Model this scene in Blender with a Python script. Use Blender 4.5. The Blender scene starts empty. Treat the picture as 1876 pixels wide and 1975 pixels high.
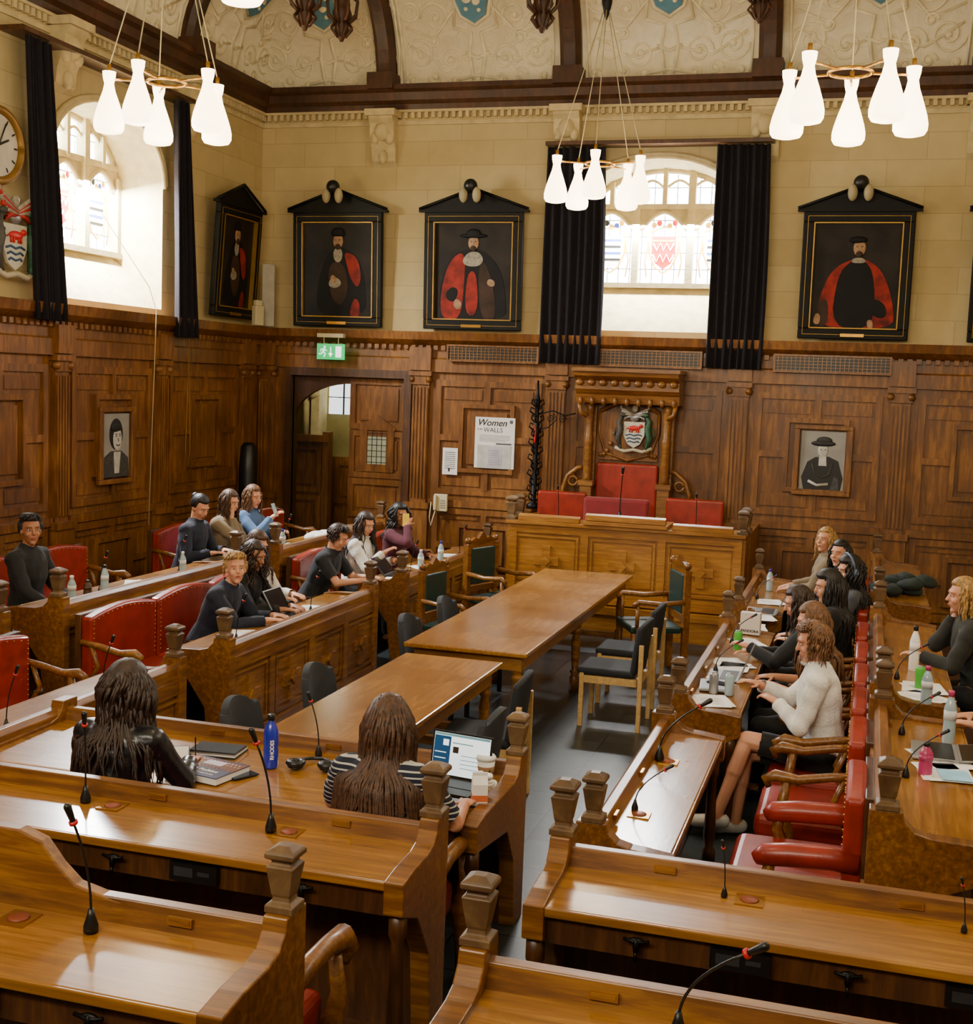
import bpy, bmesh, math, random
import numpy as np
from mathutils import Vector, Matrix, Euler
pi=math.pi; rnd=random.Random(5)
SC=bpy.context.scene; COL=SC.collection
def hx(h):
    h=h.lstrip('#'); c=[int(h[i:i+2],16)/255 for i in (0,2,4)]
    return tuple((x/12.92 if x<=.04045 else ((x+.055)/1.055)**2.4) for x in c)+(1,)
def mul(c,k): return tuple(min(1,x*k) for x in c[:3])+(1,)
# ------------------------------------------------------------ materials
def nt(name):
    m=bpy.data.materials.new(name); m.use_nodes=True; t=m.node_tree
    return m,t,t.nodes['Principled BSDF']
def nd(t,k,**kw):
    n=t.nodes.new(k)
    for a,b in kw.items():
        if a in n.inputs: n.inputs[a].default_value=b
        else: setattr(n,a,b)
    return n
def ramp(t,fac,stops):
    r=t.nodes.new('ShaderNodeValToRGB'); e=r.color_ramp.elements
    while len(e)<len(stops): e.new(.5)
    for i,(p,c) in enumerate(stops): e[i].position=p; e[i].color=c
    t.links.new(fac,r.inputs[0]); return r
def coords(t,scale=(1,1,1)):
    tc=t.nodes.new('ShaderNodeTexCoord'); mp=t.nodes.new('ShaderNodeMapping'); mp.inputs['Scale'].default_value=scale
    t.links.new(tc.outputs['Object'],mp.inputs[0]); return mp.outputs[0]
def bumpit(t,b,h,s=.3,d=.01):
    n=nd(t,'ShaderNodeBump',Strength=s,Distance=d); t.links.new(h,n.inputs['Height']); t.links.new(n.outputs[0],b.inputs['Normal'])
def P(name,col,rough=.6,metal=0,var=.15,scale=8,bump=0,bscale=60,emit=None,es=1,coat=0,sheen=0,spec=.5):
    m,t,b=nt(name); c=hx(col) if isinstance(col,str) else col
    n=nd(t,'ShaderNodeTexNoise',Scale=scale,Detail=3.0); t.links.new(coords(t),n.inputs['Vector'])
    r=ramp(t,n.outputs[0],[(.3,mul(c,1-var)),(.7,mul(c,1+var))]); t.links.new(r.outputs[0],b.inputs['Base Color'])
    b.inputs['Roughness'].default_value=rough; b.inputs['Metallic'].default_value=metal; b.inputs['Coat Weight'].default_value=coat; b.inputs['Specular IOR Level'].default_value=spec
    if sheen: b.inputs['Sheen Weight'].default_value=sheen
    if bump:
        n2=nd(t,'ShaderNodeTexNoise',Scale=bscale,Detail=4.0); t.links.new(coords(t),n2.inputs['Vector']); bumpit(t,b,n2.outputs[0],bump)
    if emit:
        b.inputs['Emission Color'].default_value=hx(emit); b.inputs['Emission Strength'].default_value=es
    return m
def wood(name,c1,c2,c3,rough=.35,sc=(1.5,16,16),coat=.15,cr=.2):
    m,t,b=nt(name); v=coords(t,sc)
    n=nd(t,'ShaderNodeTexNoise',Scale=2.2,Detail=7.0,Roughness=.62,Distortion=.4); t.links.new(v,n.inputs['Vector'])
    n3=nd(t,'ShaderNodeTexNoise',Scale=1.3,Detail=2.0); t.links.new(coords(t),n3.inputs['Vector'])
    ad=nd(t,'ShaderNodeMath',operation='MULTIPLY_ADD'); t.links.new(n3.outputs[0],ad.inputs[0]); ad.inputs[1].default_value=.6; t.links.new(n.outputs[0],ad.inputs[2])
    r=ramp(t,ad.outputs[0],[(.5,hx(c1)),(.8,hx(c2)),(1.0,hx(c3))]); t.links.new(r.outputs[0],b.inputs['Base Color'])
    rr=ramp(t,n3.outputs[0],[(.3,(rough*.8,)*3+(1,)),(.7,(min(1,rough*1.25),)*3+(1,))]); t.links.new(rr.outputs[0],b.inputs['Roughness'])
    b.inputs['Coat Weight'].default_value=coat; b.inputs['Coat Roughness'].default_value=cr
    bumpit(t,b,n.outputs[0],.1,.004); return m
oak=wood('oak_mid','#44280b','#744715','#936320',.36)
oaktop=wood('oak_desktop','#6c4416','#8e5e20','#a9772c',.28,(1.2,18,18),.6,.16)
oakdk=wood('oak_dark','#271504','#45270d','#5c3714',.42,(10,10,1.6))
oakwall=wood('oak_panelling','#442706','#6e420f','#8e5b1c',.42,(9,9,1.2),.15)
oakrost=wood('oak_rostrum','#684110','#8f5c1a','#a8742a',.36)
greywood=wood('oak_worn','#3c2916','#5c4226','#745a36',.5,(4,4,3),0)
pale=wood('pale_beech','#a08050','#c09c60','#d0b078',.45)
darkrib=wood('rib_wood','#281407','#42250e','#542f14',.5,(6,6,2),0)
leather=P('red_leather','#8c220f',.36,var=.22,bump=.08,bscale=90,coat=.12)
leatherd=P('red_velvet','#7c0a0e',.75,var=.15,sheen=.3)
green=P('green_leather','#12302c',.4,bump=.1)
greyf=P('grey_fabric','#292c31',.9,bump=.2,bscale=250)
navyf=P('dark_upholstery','#171a20',.85,bump=.2,bscale=250)
black=P('black_plastic','#0c0c0d',.4)
blackiron=P('black_iron','#0e0d0e',.45,.6)
brass=P('brass','#b98a3a',.3,.9)
gold=P('gold','#a07a2e',.45,.6)
redpl=P('red_plastic','#c01818',.4)
white=P('white_paper','#e8e6e2',.7,var=.03)
cream=P('cream_plastic','#cfc39b',.5,var=.04)
silver=P('silver_metal','#9c9c9e',.35,.6)
glassy=P('clear_plastic','#9fb4bd',.12,var=.1)
blueb=P('blue_enamel','#1a2aa8',.3,coat=.4)
pinkb=P('pink_liquid','#b0386a',.3); greenb=P('green_can','#4fae3c',.3); yellow=P('yellow_cover','#e2b51f',.5)
denim=P('denim','#44566e',.85,bump=.2)
curtainm=P('curtain_cloth','#110c16',.97,var=.3,scale=14)
skinL=P('skin_light','#c98e6f',.5,var=.08); skinM=P('skin_medium','#a06949',.5,var=.08)
eyew=P('eye_white','#bdb5aa',.3,var=.02); iris=P('eye_iris','#1d120b',.2); lipm=P('lip_tone','#96493f',.5)
def hairm(n,c): return P(n,c,.5,var=.6,scale=45,bump=.2,bscale=150)
hBlack=hairm('hair_black','#120d0b'); hDark=hairm('hair_dark_brown','#2b1a11'); hBrown=hairm('hair_brown','#452a17'); hLight=hairm('hair_light_brown','#654326'); hBlond=hairm('hair_blond','#9c7740')
def stone():
    m,t,b=nt('limestone_blocks'); tc=t.nodes.new('ShaderNodeTexCoord'); s=t.nodes.new('ShaderNodeSeparateXYZ'); t.links.new(tc.outputs['Object'],s.inputs[0])
    a=nd(t,'ShaderNodeMath',operation='ADD'); t.links.new(s.outputs[0],a.inputs[0]); t.links.new(s.outputs[1],a.inputs[1])
    c=t.nodes.new('ShaderNodeCombineXYZ'); t.links.new(a.outputs[0],c.inputs[0]); t.links.new(s.outputs[2],c.inputs[1])
    br=nd(t,'ShaderNodeTexBrick',Scale=1.0); br.inputs['Color1'].default_value=hx('#ccb987'); br.inputs['Color2'].default_value=hx('#c1ad7a'); br.inputs['Mortar'].default_value=hx('#ab9666')
    br.inputs['Mortar Size'].default_value=.0035; br.inputs['Brick Width'].default_value=.85; br.inputs['Row Height'].default_value=.3
    t.links.new(c.outputs[0],br.inputs['Vector'])
    n=nd(t,'ShaderNodeTexNoise',Scale=5.0,Detail=5.0); t.links.new(tc.outputs['Object'],n.inputs['Vector'])
    mx=nd(t,'ShaderNodeMix',data_type='RGBA',blend_type='MULTIPLY'); mx.inputs[0].default_value=.3
    rr=ramp(t,n.outputs[0],[(.3,(.68,.65,.6,1)),(.7,(1,1,1,1))]); t.links.new(br.outputs[0],mx.inputs[6]); t.links.new(rr.outputs[0],mx.inputs[7]); t.links.new(mx.outputs[2],b.inputs['Base Color'])
    b.inputs['Roughness'].default_value=.85; bumpit(t,b,n.outputs[0],.2); return m
stonem=stone()
plainstone=P('carved_stone','#cbb98a',.85,bump=.3,bscale=30)
def plaster():
    m,t,b=nt('moulded_plaster'); v=coords(t)
    n=nd(t,'ShaderNodeTexNoise',Scale=2.5,Detail=2.0,Distortion=2.5); t.links.new(v,n.inputs['Vector'])
    mm=nd(t,'ShaderNodeMath',operation='MULTIPLY'); t.links.new(n.outputs[0],mm.inputs[0]); mm.inputs[1].default_value=26
    sn=nd(t,'ShaderNodeMath',operation='SINE'); t.links.new(mm.outputs[0],sn.inputs[0])
    bumpit(t,b,sn.outputs[0],.2,.01)
    r=ramp(t,n.outputs[0],[(.3,hx('#e2d4ae')),(.7,hx('#eee2c0'))]); t.links.new(r.outputs[0],b.inputs['Base Color']); b.inputs['Roughness'].default_value=.8; return m
plasterm=plaster(); plaster2=P('plaster_relief','#ebdfba',.8,bump=.1)
def slate():
    m,t,b=nt('slate_tiles'); v=coords(t)
    br=nd(t,'ShaderNodeTexBrick',Scale=1.0,offset=0.0); br.inputs['Color1'].default_value=hx('#262c2f'); br.inputs['Color2'].default_value=hx('#353b3d'); br.inputs['Mortar'].default_value=hx('#121416')
    br.inputs['Mortar Size'].default_value=.006; br.inputs['Brick Width'].default_value=.45; br.inputs['Row Height'].default_value=.45; t.links.new(v,br.inputs['Vector'])
    n=nd(t,'ShaderNodeTexNoise',Scale=5.0,Detail=6.0,Distortion=1.5); t.links.new(v,n.inputs['Vector'])
    mx=nd(t,'ShaderNodeMix',data_type='RGBA',blend_type='OVERLAY'); mx.inputs[0].default_value=.7
    t.links.new(br.outputs[0],mx.inputs[6]); t.links.new(n.outputs[0],mx.inputs[7]); t.links.new(mx.outputs[2],b.inputs['Base Color'])
    b.inputs['Roughness'].default_value=.32; bumpit(t,b,n.outputs[0],.1); return m
slatem=slate()
def leaded():
    m,t,b=nt('leaded_glass'); tc=t.nodes.new('ShaderNodeTexCoord'); s=t.nodes.new('ShaderNodeSeparateXYZ'); t.links.new(tc.outputs['Object'],s.inputs[0])
    c=t.nodes.new('ShaderNodeCombineXYZ'); t.links.new(s.outputs[0],c.inputs[0]); t.links.new(s.outputs[2],c.inputs[1])
    br=nd(t,'ShaderNodeTexBrick',Scale=1.0,offset=0.0); br.inputs['Color1'].default_value=(.92,.97,1,1); br.inputs['Color2'].default_value=(.75,.87,.95,1); br.inputs['Mortar'].default_value=(.01,.01,.01,1)
    br.inputs['Mortar Size'].default_value=.007; br.inputs['Brick Width'].default_value=.14; br.inputs['Row Height'].default_value=.2; t.links.new(c.outputs[0],br.inputs['Vector'])
    b.inputs['Base Color'].default_value=(.1,.1,.1,1); t.links.new(br.outputs[0],b.inputs['Emission Color']); b.inputs['Emission Strength'].default_value=38; return m
leadm=leaded()
lampm=P('opal_glass_lit','#fff4e0',.3,emit='#ffe2b0',es=9,var=.01)
def stain(n,c,e=2.5): return P(n,c,.3,emit=c,es=e)
stR=stain('stained_red','#c8281e'); stG=stain('stained_gold','#d8a83a',2.5); stB=stain('stained_blue','#3a50b0'); stW=stain('stained_white','#f0ead8',6); stK=P('lead_came','#0a0a0a',.6)
# ------------------------------------------------------------ mesh builder
class M:
    def __init__(s,j=0): s.v=[]; s.f=[]; s.m=[]; s.s=[]; s.j=j; s.k=0
    def add(s,vs,fs,mi=0,sm=False):
        o=len(s.v); s.v+= [tuple(v) for v in vs]
        for f in fs: s.f.append([i+o for i in f]); s.m.append(mi); s.s.append(sm)
        return s
    def box(s,x0,x1,y0,y1,z0,z1,mi=0):
        if s.j: s.k+=1; e=.0006*(s.k%8); x0-=e;x1+=e;y0-=e;y1+=e;z0-=e;z1+=e
        return s.add([(x0,y0,z0),(x1,y0,z0),(x1,y1,z0),(x0,y1,z0),(x0,y0,z1),(x1,y0,z1),(x1,y1,z1),(x0,y1,z1)],[(0,3,2,1),(4,5,6,7),(0,1,5,4),(1,2,6,5),(2,3,7,6),(3,0,4,7)],mi)
    def prism(s,poly,a,b,ax='x',mi=0,sm=False):
        def q(p,w): return {'x':(w,p[0],p[1]),'y':(p[0],w,p[1]),'z':(p[0],p[1],w)}[ax]
        n=len(poly); vs=[q(p,a) for p in poly]+[q(p,b) for p in poly]
        return s.add(vs,[tuple(range(n))[::-1],tuple(range(n,2*n))]+[(i,(i+1)%n,n+(i+1)%n,n+i) for i in range(n)],mi,sm)
    def lathe(s,pr,c=(0,0,0),seg=20,mi=0,sm=True,ph=0):
        vs=[];k=math.sqrt(2) if seg==4 else 1
        for r,z in pr:
            for i in range(seg):
                a=ph+2*pi*i/seg; vs.append((c[0]+k*r*math.cos(a),c[1]+k*r*math.sin(a),c[2]+z))
        fs=[(j*seg+i,j*seg+(i+1)%seg,(j+1)*seg+(i+1)%seg,(j+1)*seg+i) for j in range(len(pr)-1) for i in range(seg)]
        fs+=[tuple(range(seg))[::-1],tuple(range((len(pr)-1)*seg,len(pr)*seg))]
        return s.add(vs,fs,mi,sm and seg>4)
    def tube(s,pts,r,seg=8,mi=0,sm=True):
        pts=[Vector(p) for p in pts]; n=len(pts); rs=r if isinstance(r,(list,tuple)) else [r]*n
        vs=[]; up=Vector((0,0,1)); prev=None
        for i,p in enumerate(pts):
            t=(pts[min(i+1,n-1)]-pts[max(i-1,0)])
            t=t.normalized() if t.length>1e-9 else Vector((0,0,1))
            if prev is None:
                a=t.cross(up if abs(t.z)<.9 else Vector((1,0,0))).normalized()
            else:
                a=(prev-t*prev.dot(t)); a=a.normalized() if a.length>1e-6 else t.orthogonal().normalized()
            prev=a; b=t.cross(a)
            for k in range(seg):
                an=2*pi*k/seg; vs.append(p+(a*math.cos(an)+b*math.sin(an))*rs[i])
        fs=[(j*seg+i,j*seg+(i+1)%seg,(j+1)*seg+(i+1)%seg,(j+1)*seg+i) for j in range(n-1) for i in range(seg)]
        fs+=[tuple(range(seg))[::-1],tuple(range((n-1)*seg,n*seg))]
        return s.add(vs,fs,mi,sm)
    def ell(s,c,r,mi=0,seg=16,rings=10,mat=None):
        vs=[];c=Vector(c)
        if not isinstance(r,(tuple,list)): r=(r,r,r)
        for j in range(1,rings):
            th=pi*j/rings
            for i in range(seg):
                a=2*pi*i/seg; v=Vector((r[0]*math.sin(th)*math.cos(a),r[1]*math.sin(th)*math.sin(a),-r[2]*math.cos(th)))
                vs.append(c+(mat@v if mat else v))
        b=Vector((0,0,-r[2]));tp=Vector((0,0,r[2])); vs+=[c+(mat@b if mat else b),c+(mat@tp if mat else tp)]
        nb=(rings-1)*seg
        fs=[(j*seg+i,j*seg+(i+1)%seg,(j+1)*seg+(i+1)%seg,(j+1)*seg+i) for j in range(rings-2) for i in range(seg)]
        fs+=[(nb,(i+1)%seg,i) for i in range(seg)]+[(nb+1,(rings-2)*seg+i,(rings-2)*seg+(i+1)%seg) for i in range(seg)]
        return s.add(vs,fs,mi,True)
    def cap(s,p0,r0,p1,r1,mi=0,seg=10):
        p0=Vector(p0);p1=Vector(p1);d=p1-p0; L=max(d.length,1e-5); d/=L; pts=[];rs=[]
        for k in (80,55,30): a=math.radians(k); pts.append(p0-d*r0*math.sin(a)); rs.append(r0*math.cos(a))
        pts+= [p0,p1]; rs+=[r0,r1]
        for k in (30,55,80): a=math.radians(k); pts.append(p1+d*r1*math.sin(a)); rs.append(r1*math.cos(a))
        return s.tube(pts,rs,seg,mi)
    def poly(s,pts,mi=0): return s.add(pts,[tuple(range(len(pts)))],mi)
    def mesh(s,name,mats):
        me=bpy.data.meshes.new(name); me.from_pydata(s.v,[],s.f)
        for m in (mats if isinstance(mats,(list,tuple)) else [mats]): me.materials.append(m)
        me.polygons.foreach_set('material_index',s.m); me.polygons.foreach_set('use_smooth',s.s)
        bm=bmesh.new(); bm.from_mesh(me); bmesh.ops.recalc_face_normals(bm,faces=bm.faces); bm.to_mesh(me); bm.free()
        me.update(); return me
    def obj(s,name,mats,parent=None,bev=0,loc=(0,0,0),rot=(0,0,0),seg=2):
        o=bpy.data.objects.new(name,s.mesh(name,mats)); COL.objects.link(o); o.location=loc; o.rotation_euler=rot
        if parent: o.parent=parent
        if bev:
            b=o.modifiers.new('bevel','BEVEL'); b.width=bev; b.segments=seg; b.limit_method='ANGLE'; b.angle_limit=.6
        return o
def tag(o,label,cat,group=None):
    o['label']=label; o['category']=cat
    if group: o['group']=group
    return o
def thing(name,label,cat,loc=(0,0,0),rz=0,group=None,rot=None):
    o=bpy.data.objects.new(name,None); o.empty_display_size=.1; COL.objects.link(o); o.location=loc; o.rotation_euler=rot or (0,0,rz); return tag(o,label,cat,group)
def struct(o): o['kind']='structure'; return o
def kids(o): return [c for c in bpy.data.objects if c.parent==o]
def dup(o,loc,rz=0,group=None,label=None,parent=None,rot=None,scale=None):
    n=o.copy(); COL.objects.link(n)
    if parent is None:
        n.location=loc; n.rotation_euler=rot or (0,0,rz)
        if scale: n.scale=(scale,)*3
        if label: n['label']=label
        if group: n['group']=group
    else: n.parent=parent; n.matrix_parent_inverse=o.matrix_parent_inverse.copy()
    for c in kids(o): dup(c,None,parent=n)
    return n
def text(body,size,mat,parent,loc,rot,name='lettering',ext=.0005,al='CENTER',bold=0,shear=0):
    cu=bpy.data.curves.new('t','FONT'); cu.body=body; cu.size=size; cu.extrude=ext; cu.align_x=al; cu.offset=bold; cu.shear=shear
    o=bpy.data.objects.new('t',cu); COL.objects.link(o); dg=bpy.context.evaluated_depsgraph_get()
    me=bpy.data.meshes.new_from_object(o.evaluated_get(dg)); bpy.data.objects.remove(o); me.materials.clear(); me.materials.append(mat)
    n=bpy.data.objects.new(name,me); COL.objects.link(n); n.parent=parent; n.location=loc; n.rotation_euler=rot; return n
# ------------------------------------------------------------ camera
F=2462.0; d=Vector((742,-220,F)).normalized(); r_=Vector((8338,562,-F)).normalized(); dn=d.cross(r_)
right=Vector((r_.x,d.x,-dn.x)); down=Vector((r_.y,d.y,-dn.y)); fwd=Vector((r_.z,d.z,-dn.z))
cam=bpy.data.cameras.new('camera'); co=bpy.data.objects.new('camera',cam); COL.objects.link(co)
mm=Matrix((right,-down,-fwd)).transposed().to_4x4(); mm.translation=(0,0,2.7); co.matrix_world=mm
cam.sensor_fit='HORIZONTAL'; cam.sensor_width=36; cam.lens=F/1876*36; cam.clip_start=.05; SC.camera=co
# ------------------------------------------------------------ room
XL,XR,YB,YN=-7.83,2.33,15.5,-2.0
f=M(); f.box(XL-.3,XR+.3,YN,YB+.3,-.2,0); struct(f.obj('floor',slatem))
f=M(); f.box(XL,-5.5,4.9,14.6,0,.18); struct(f.obj('trim_1',oakdk))
f=M(); f.box(.12,XR,4.9,14.6,0,.18); struct(f.obj('trim_2',oakdk))
f=M(); f.box(XL,-1.6,YN,4.55,0,.15); f.box(XL,-1.6,YN,3.15,.15,.3); f.box(-1.0,XR,YN,4.55,0,.15); f.box(-1.0,XR,YN,3.15,.15,.3); struct(f.obj('trim_3',oakdk))
WC=-2.6; HW=1.05; SPR,RISE,SIL=4.75,.72,3.4
def arch(cx,n=18,hw=HW,spr=SPR,rise=RISE): return [(cx-hw*math.cos(pi*i/n),spr+rise*math.sin(pi*i/n)**.9) for i in range(n+1)]
def wallmesh(x0,x1,wins,door=None,th=.12):
    m=M(); xs=x0
    cuts=sorted([(w-HW,w+HW,'w',w) for w in wins]+([(door[0],door[1],'d',0)] if door else []))
    for a,b,k,w in cuts:
        m.box(xs,a,0,th,0,6.6)
        if k=='w':
            m.box(a,b,0,th,0,SIL); m.prism([(a,6.6),(a,SPR)]+arch(w)[1:-1]+[(b,SPR),(b,6.6)],0,th,'y')
        else: m.box(a,b,0,th,door[2],6.6)
        xs=b
    m.box(xs,x1,0,th,0,6.6); return m
DOOR=(-7.3,-5.72,2.72)
struct(wallmesh(XL,XR,[WC],DOOR).obj('wall_back',stonem,loc=(0,YB,0)))
struct(wallmesh(YN,YB+.1,[12.0,7.4,2.9]).obj('wall_left',stonem,loc=(XL,0,0),rot=(0,0,pi/2)))
struct(M().box(-YB-.1,-YN,0,.12,0,6.6).obj('wall_right',stonem,loc=(XR,0,0),rot=(0,0,-pi/2)))
def window(nm,loc,rz):
    m=M(); D=.62; m2=arch(0); m3=arch(0,hw=.99,rise=.66,spr=SPR)
    pf=[(-HW,SIL)]+m2+[(HW,SIL)]; pb=[(-.99,4.0)]+m3+[(.99,4.0)]; n=len(pf)
    vs=[(p[0],.0,p[1]) for p in pf]+[(p[0],D,p[1]) for p in pb]
    for i in range(n): m.add([vs[i],vs[(i+1)%n],vs[n+(i+1)%n],vs[n+i]],[(0,1,2,3)],0)
    for k in (0,1): m.tube([(x*(1+.03*k),-.02,z+.03*k) for x,z in m2],.03,6,0)
    g=.042
    def v(x,z0,z1,w=g): m.box(x-w,x+w,D-.12,D+.02,z0,z1)
    def top(x): return SPR+.66*math.sqrt(max(0,1-(x/.99)**2))
    for x in (-.34,.34): v(x,3.98,top(x)+.02)
    for x in (-.99,.99): v(x,3.95,SPR+.1,.06)
    for x in (-.66,0,.66): v(x,4.95,top(x)+.02,.028)
    m.box(-.99,.99,D-.1,D+.02,4.93,4.99); m.box(-.99,.99,D-.14,D+.02,3.96,4.02)
    for c in (-.67,0,.67):
        L=[(c-.29+.58*i/10,D-.06,4.68+.22*(1-abs(2*i/10-1)**1.7)) for i in range(11)]
        m.tube(L,.032,6,0)
        m.prism([(c-.3,4.95),(c-.3,4.68)]+[(p[0],p[2]) for p in L]+[(c+.3,4.68),(c+.3,4.95)],D-.07,D-.03,'y')
    for c in (-.5,-.17,.17,.5):
        m.tube([(c-.14+.28*i/8,D-.06,min(top(c)-.12,5.2)+.08*(1-abs(2*i/8-1)**1.7)) for i in range(9)],.018,6,0)
    m.tube([(x*.99,D-.04,z) for x,z in m3],.05,6,0)
    w=struct(m.obj(nm,plainstone,loc=loc,rot=(0,0,rz)))
    M().poly([(p[0],D,p[1]) for p in pb],0).obj('window_glass',leadm,parent=w)
    for c in (-.67,0,.67):
        s=M(); y=D-.012; C_=abs(c)<.1
        s.prism([(c-.15,4.6),(c+.15,4.6),(c+.15,4.4),(c+.1,4.27),(c,4.2),(c-.1,4.27),(c-.15,4.4)],y,y+.006,'y',0)
        if C_:
            for zz in (4.52,4.38):
                s.tube([(c-.13,y-.004,zz),(c-.085,y-.004,zz-.09),(c-.04,y-.004,zz),(c,y-.004,zz-.09),(c+.04,y-.004,zz),(c+.085,y-.004,zz-.09),(c+.13,y-.004,zz)],.011,5,1)
            s.box(c-.14,c+.14,y-.005,y,4.54,4.56,2)
        else:
            for k in range(4): s.box(c-.13,c+.13,y-.004,y,4.3+.08*k,4.33+.08*k,1 if k%2 else 3)
        s.tube([(c-.17,y,4.66),(c,y,4.72),(c+.17,y,4.66),(c+.18,y,4.4),(c+.1,y,4.22),(c,y,4.15),(c-.1,y,4.22),(c-.18,y,4.4),(c-.17,y,4.66)],.014,6,2)
        for q in range(5): s.ell((c-.13+.065*q,y,4.74+.03*math.sin(q*2)),(.035,.006,.04),(2,0,1,2,0)[q] if C_ else (2,3,2,1,2)[q],8,6)
        for q in (-1,1): s.tube([(c+q*.2,y,4.1),(c+q*.23,y,4.3),(c+q*.19,y,4.5),(c+q*.22,y,4.66)],.012,5,2)
        s.obj('heraldic_glass_shield',[stR if C_ else stW,stW if C_ else stB,stG,stR if C_ else stK],parent=w)
    return w
window('window_1',(WC,YB,0),0); window('window_2',(XL,12.0,0),pi/2); window('window_3',(XL,7.4,0),pi/2)
def trimobj(n,mesh,mat,loc=(0,0,0),rz=0): return struct(mesh.obj('trim_%d'%n,mat,loc=loc,rot=(0,0,rz)))
prof=[(0,6.08),(-.08,6.08),(-.1,6.14),(-.16,6.18),(-.18,6.27),(-.24,6.3),(-.24,6.36),(0,6.36)]
trimobj(4,M().prism(prof,XL,XR,'x'),darkrib,(0,YB,0)); trimobj(5,M().prism(prof,YN,YB,'x'),darkrib,(XL,0,0),pi/2)
for n_,x0_,xe,loc_,rz_ in ((6,XL,XR,(0,YB,0),0),(7,8.0,YB,(XL,0,0),pi/2)):
    m=M(); x=x0_
    while x<xe: m.box(x,x+.045,-.06,0,5.98,6.05); x+=.09
    m.box(x0_ if n_==6 else YN,xe,-.08,0,6.05,6.08); m.box(x0_ if n_==6 else YN,xe,-.03,0,5.9,5.95); trimobj(n_,m,plainstone,loc_,rz_)
RC=1.5; ns=14
m=M(); rings=[]
for j in range(ns+1):
    a=j/ns*pi/2; out=RC*(1-math.cos(a)); z=6.33+RC*math.sin(a)
    rings.append([(XL+out,YN,z),(XR-out,YN,z),(XR-out,YB-out,z),(XL+out,YB-out,z)])
vs=[p for r in rings for p in r]
fs=[(4*j+i,4*j+i+1,4*j+i+5,4*j+i+4) for j in range(ns) for i in (1,2)]+[(4*j+3,4*j,4*j+4,4*j+7) for j in range(ns)]
m.add(vs,fs,0,True); m.add(rings[-1],[(0,1,2,3)]); struct(m.obj('ceiling',plasterm))
def covep(p,arc,off=0):
    a=arc/RC; return (p,-((RC-off)*(-math.cos(a))+RC),6.33+(RC-off)*math.sin(a))
ribx=[-6.1,-3.72,-1.37,1.0]; riby=[13.5,11.1,8.7,6.3]
k=8
for (xs,loc,rz) in ((ribx,(0,YB,0),0),(riby,(XL,0,0),pi/2)):
    for x in xs:
        m=M(); secs=[]
        for j in range(15):
            arc=RC*pi/2*j/14
            secs.append([covep(x-.13,arc,0),covep(x-.13,arc,.07),covep(x-.07,arc,.13),covep(x+.07,arc,.13),covep(x+.13,arc,.07),covep(x+.13,arc,0)])
        vs=[p for s in secs for p in s]; m.add(vs,[(6*j+i,6*j+(i+1)%6,6*j+6+(i+1)%6,6*j+6+i) for j in range(14) for i in range(6)])
        m.box(x-.13,x+.13,-5.1,-1.5,7.7,7.83); m.box(x-.17,x+.17,-.3,0,6.3,6.5)
        m.lathe([(.1,1.2),(.08,.9),(.05,.8),(.06,.6),(.13,.55),(.08,.48),(.1,.36),(.12,.3),(.07,.22),(.09,.14),(.05,.06),(.02,0)],(x,-1.5,6.55),8,0)
        for q in range(8):
            an=q*pi/4; c_,s_=math.cos(an),math.sin(an); m.tube([(x+.06*c_,-1.5+.06*s_,7.1),(x+.19*c_,-1.5+.19*s_,7.02),(x+.17*c_,-1.5+.17*s_,6.84),(x+.06*c_,-1.5+.06*s_,6.74)],.018,5)
            m.tube([(x+.08*c_,-1.5+.08*s_,6.76),(x+.13*c_,-1.5+.13*s_,6.7),(x+.05*c_,-1.5+.05*s_,6.6)],.014,5)
        trimobj(k,m,darkrib,loc,rz); k+=1
        m=M(); m.prism([(0,6.05),(-.24,6.05),(-.24,5.95),(-.19,5.9),(-.17,5.75),(-.1,5.6),(-.08,5.45),(0,5.38)],x-.16,x+.16,'x')
        m.box(x-.2,x+.2,-.28,0,5.98,6.06); m.ell((x,-.15,5.8),(.11,.1,.12),0,10,8); m.ell((x-.1,-.15,5.72),(.06,.06,.08),0,8,6); m.ell((x+.1,-.15,5.72),(.06,.06,.08),0,8,6); m.ell((x,-.1,5.5),(.06,.06,.09),0,8,6)
        trimobj(k,m,plainstone,loc,rz); k+=1
shieldb=P('shield_blue','#55859a',.7)
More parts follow.
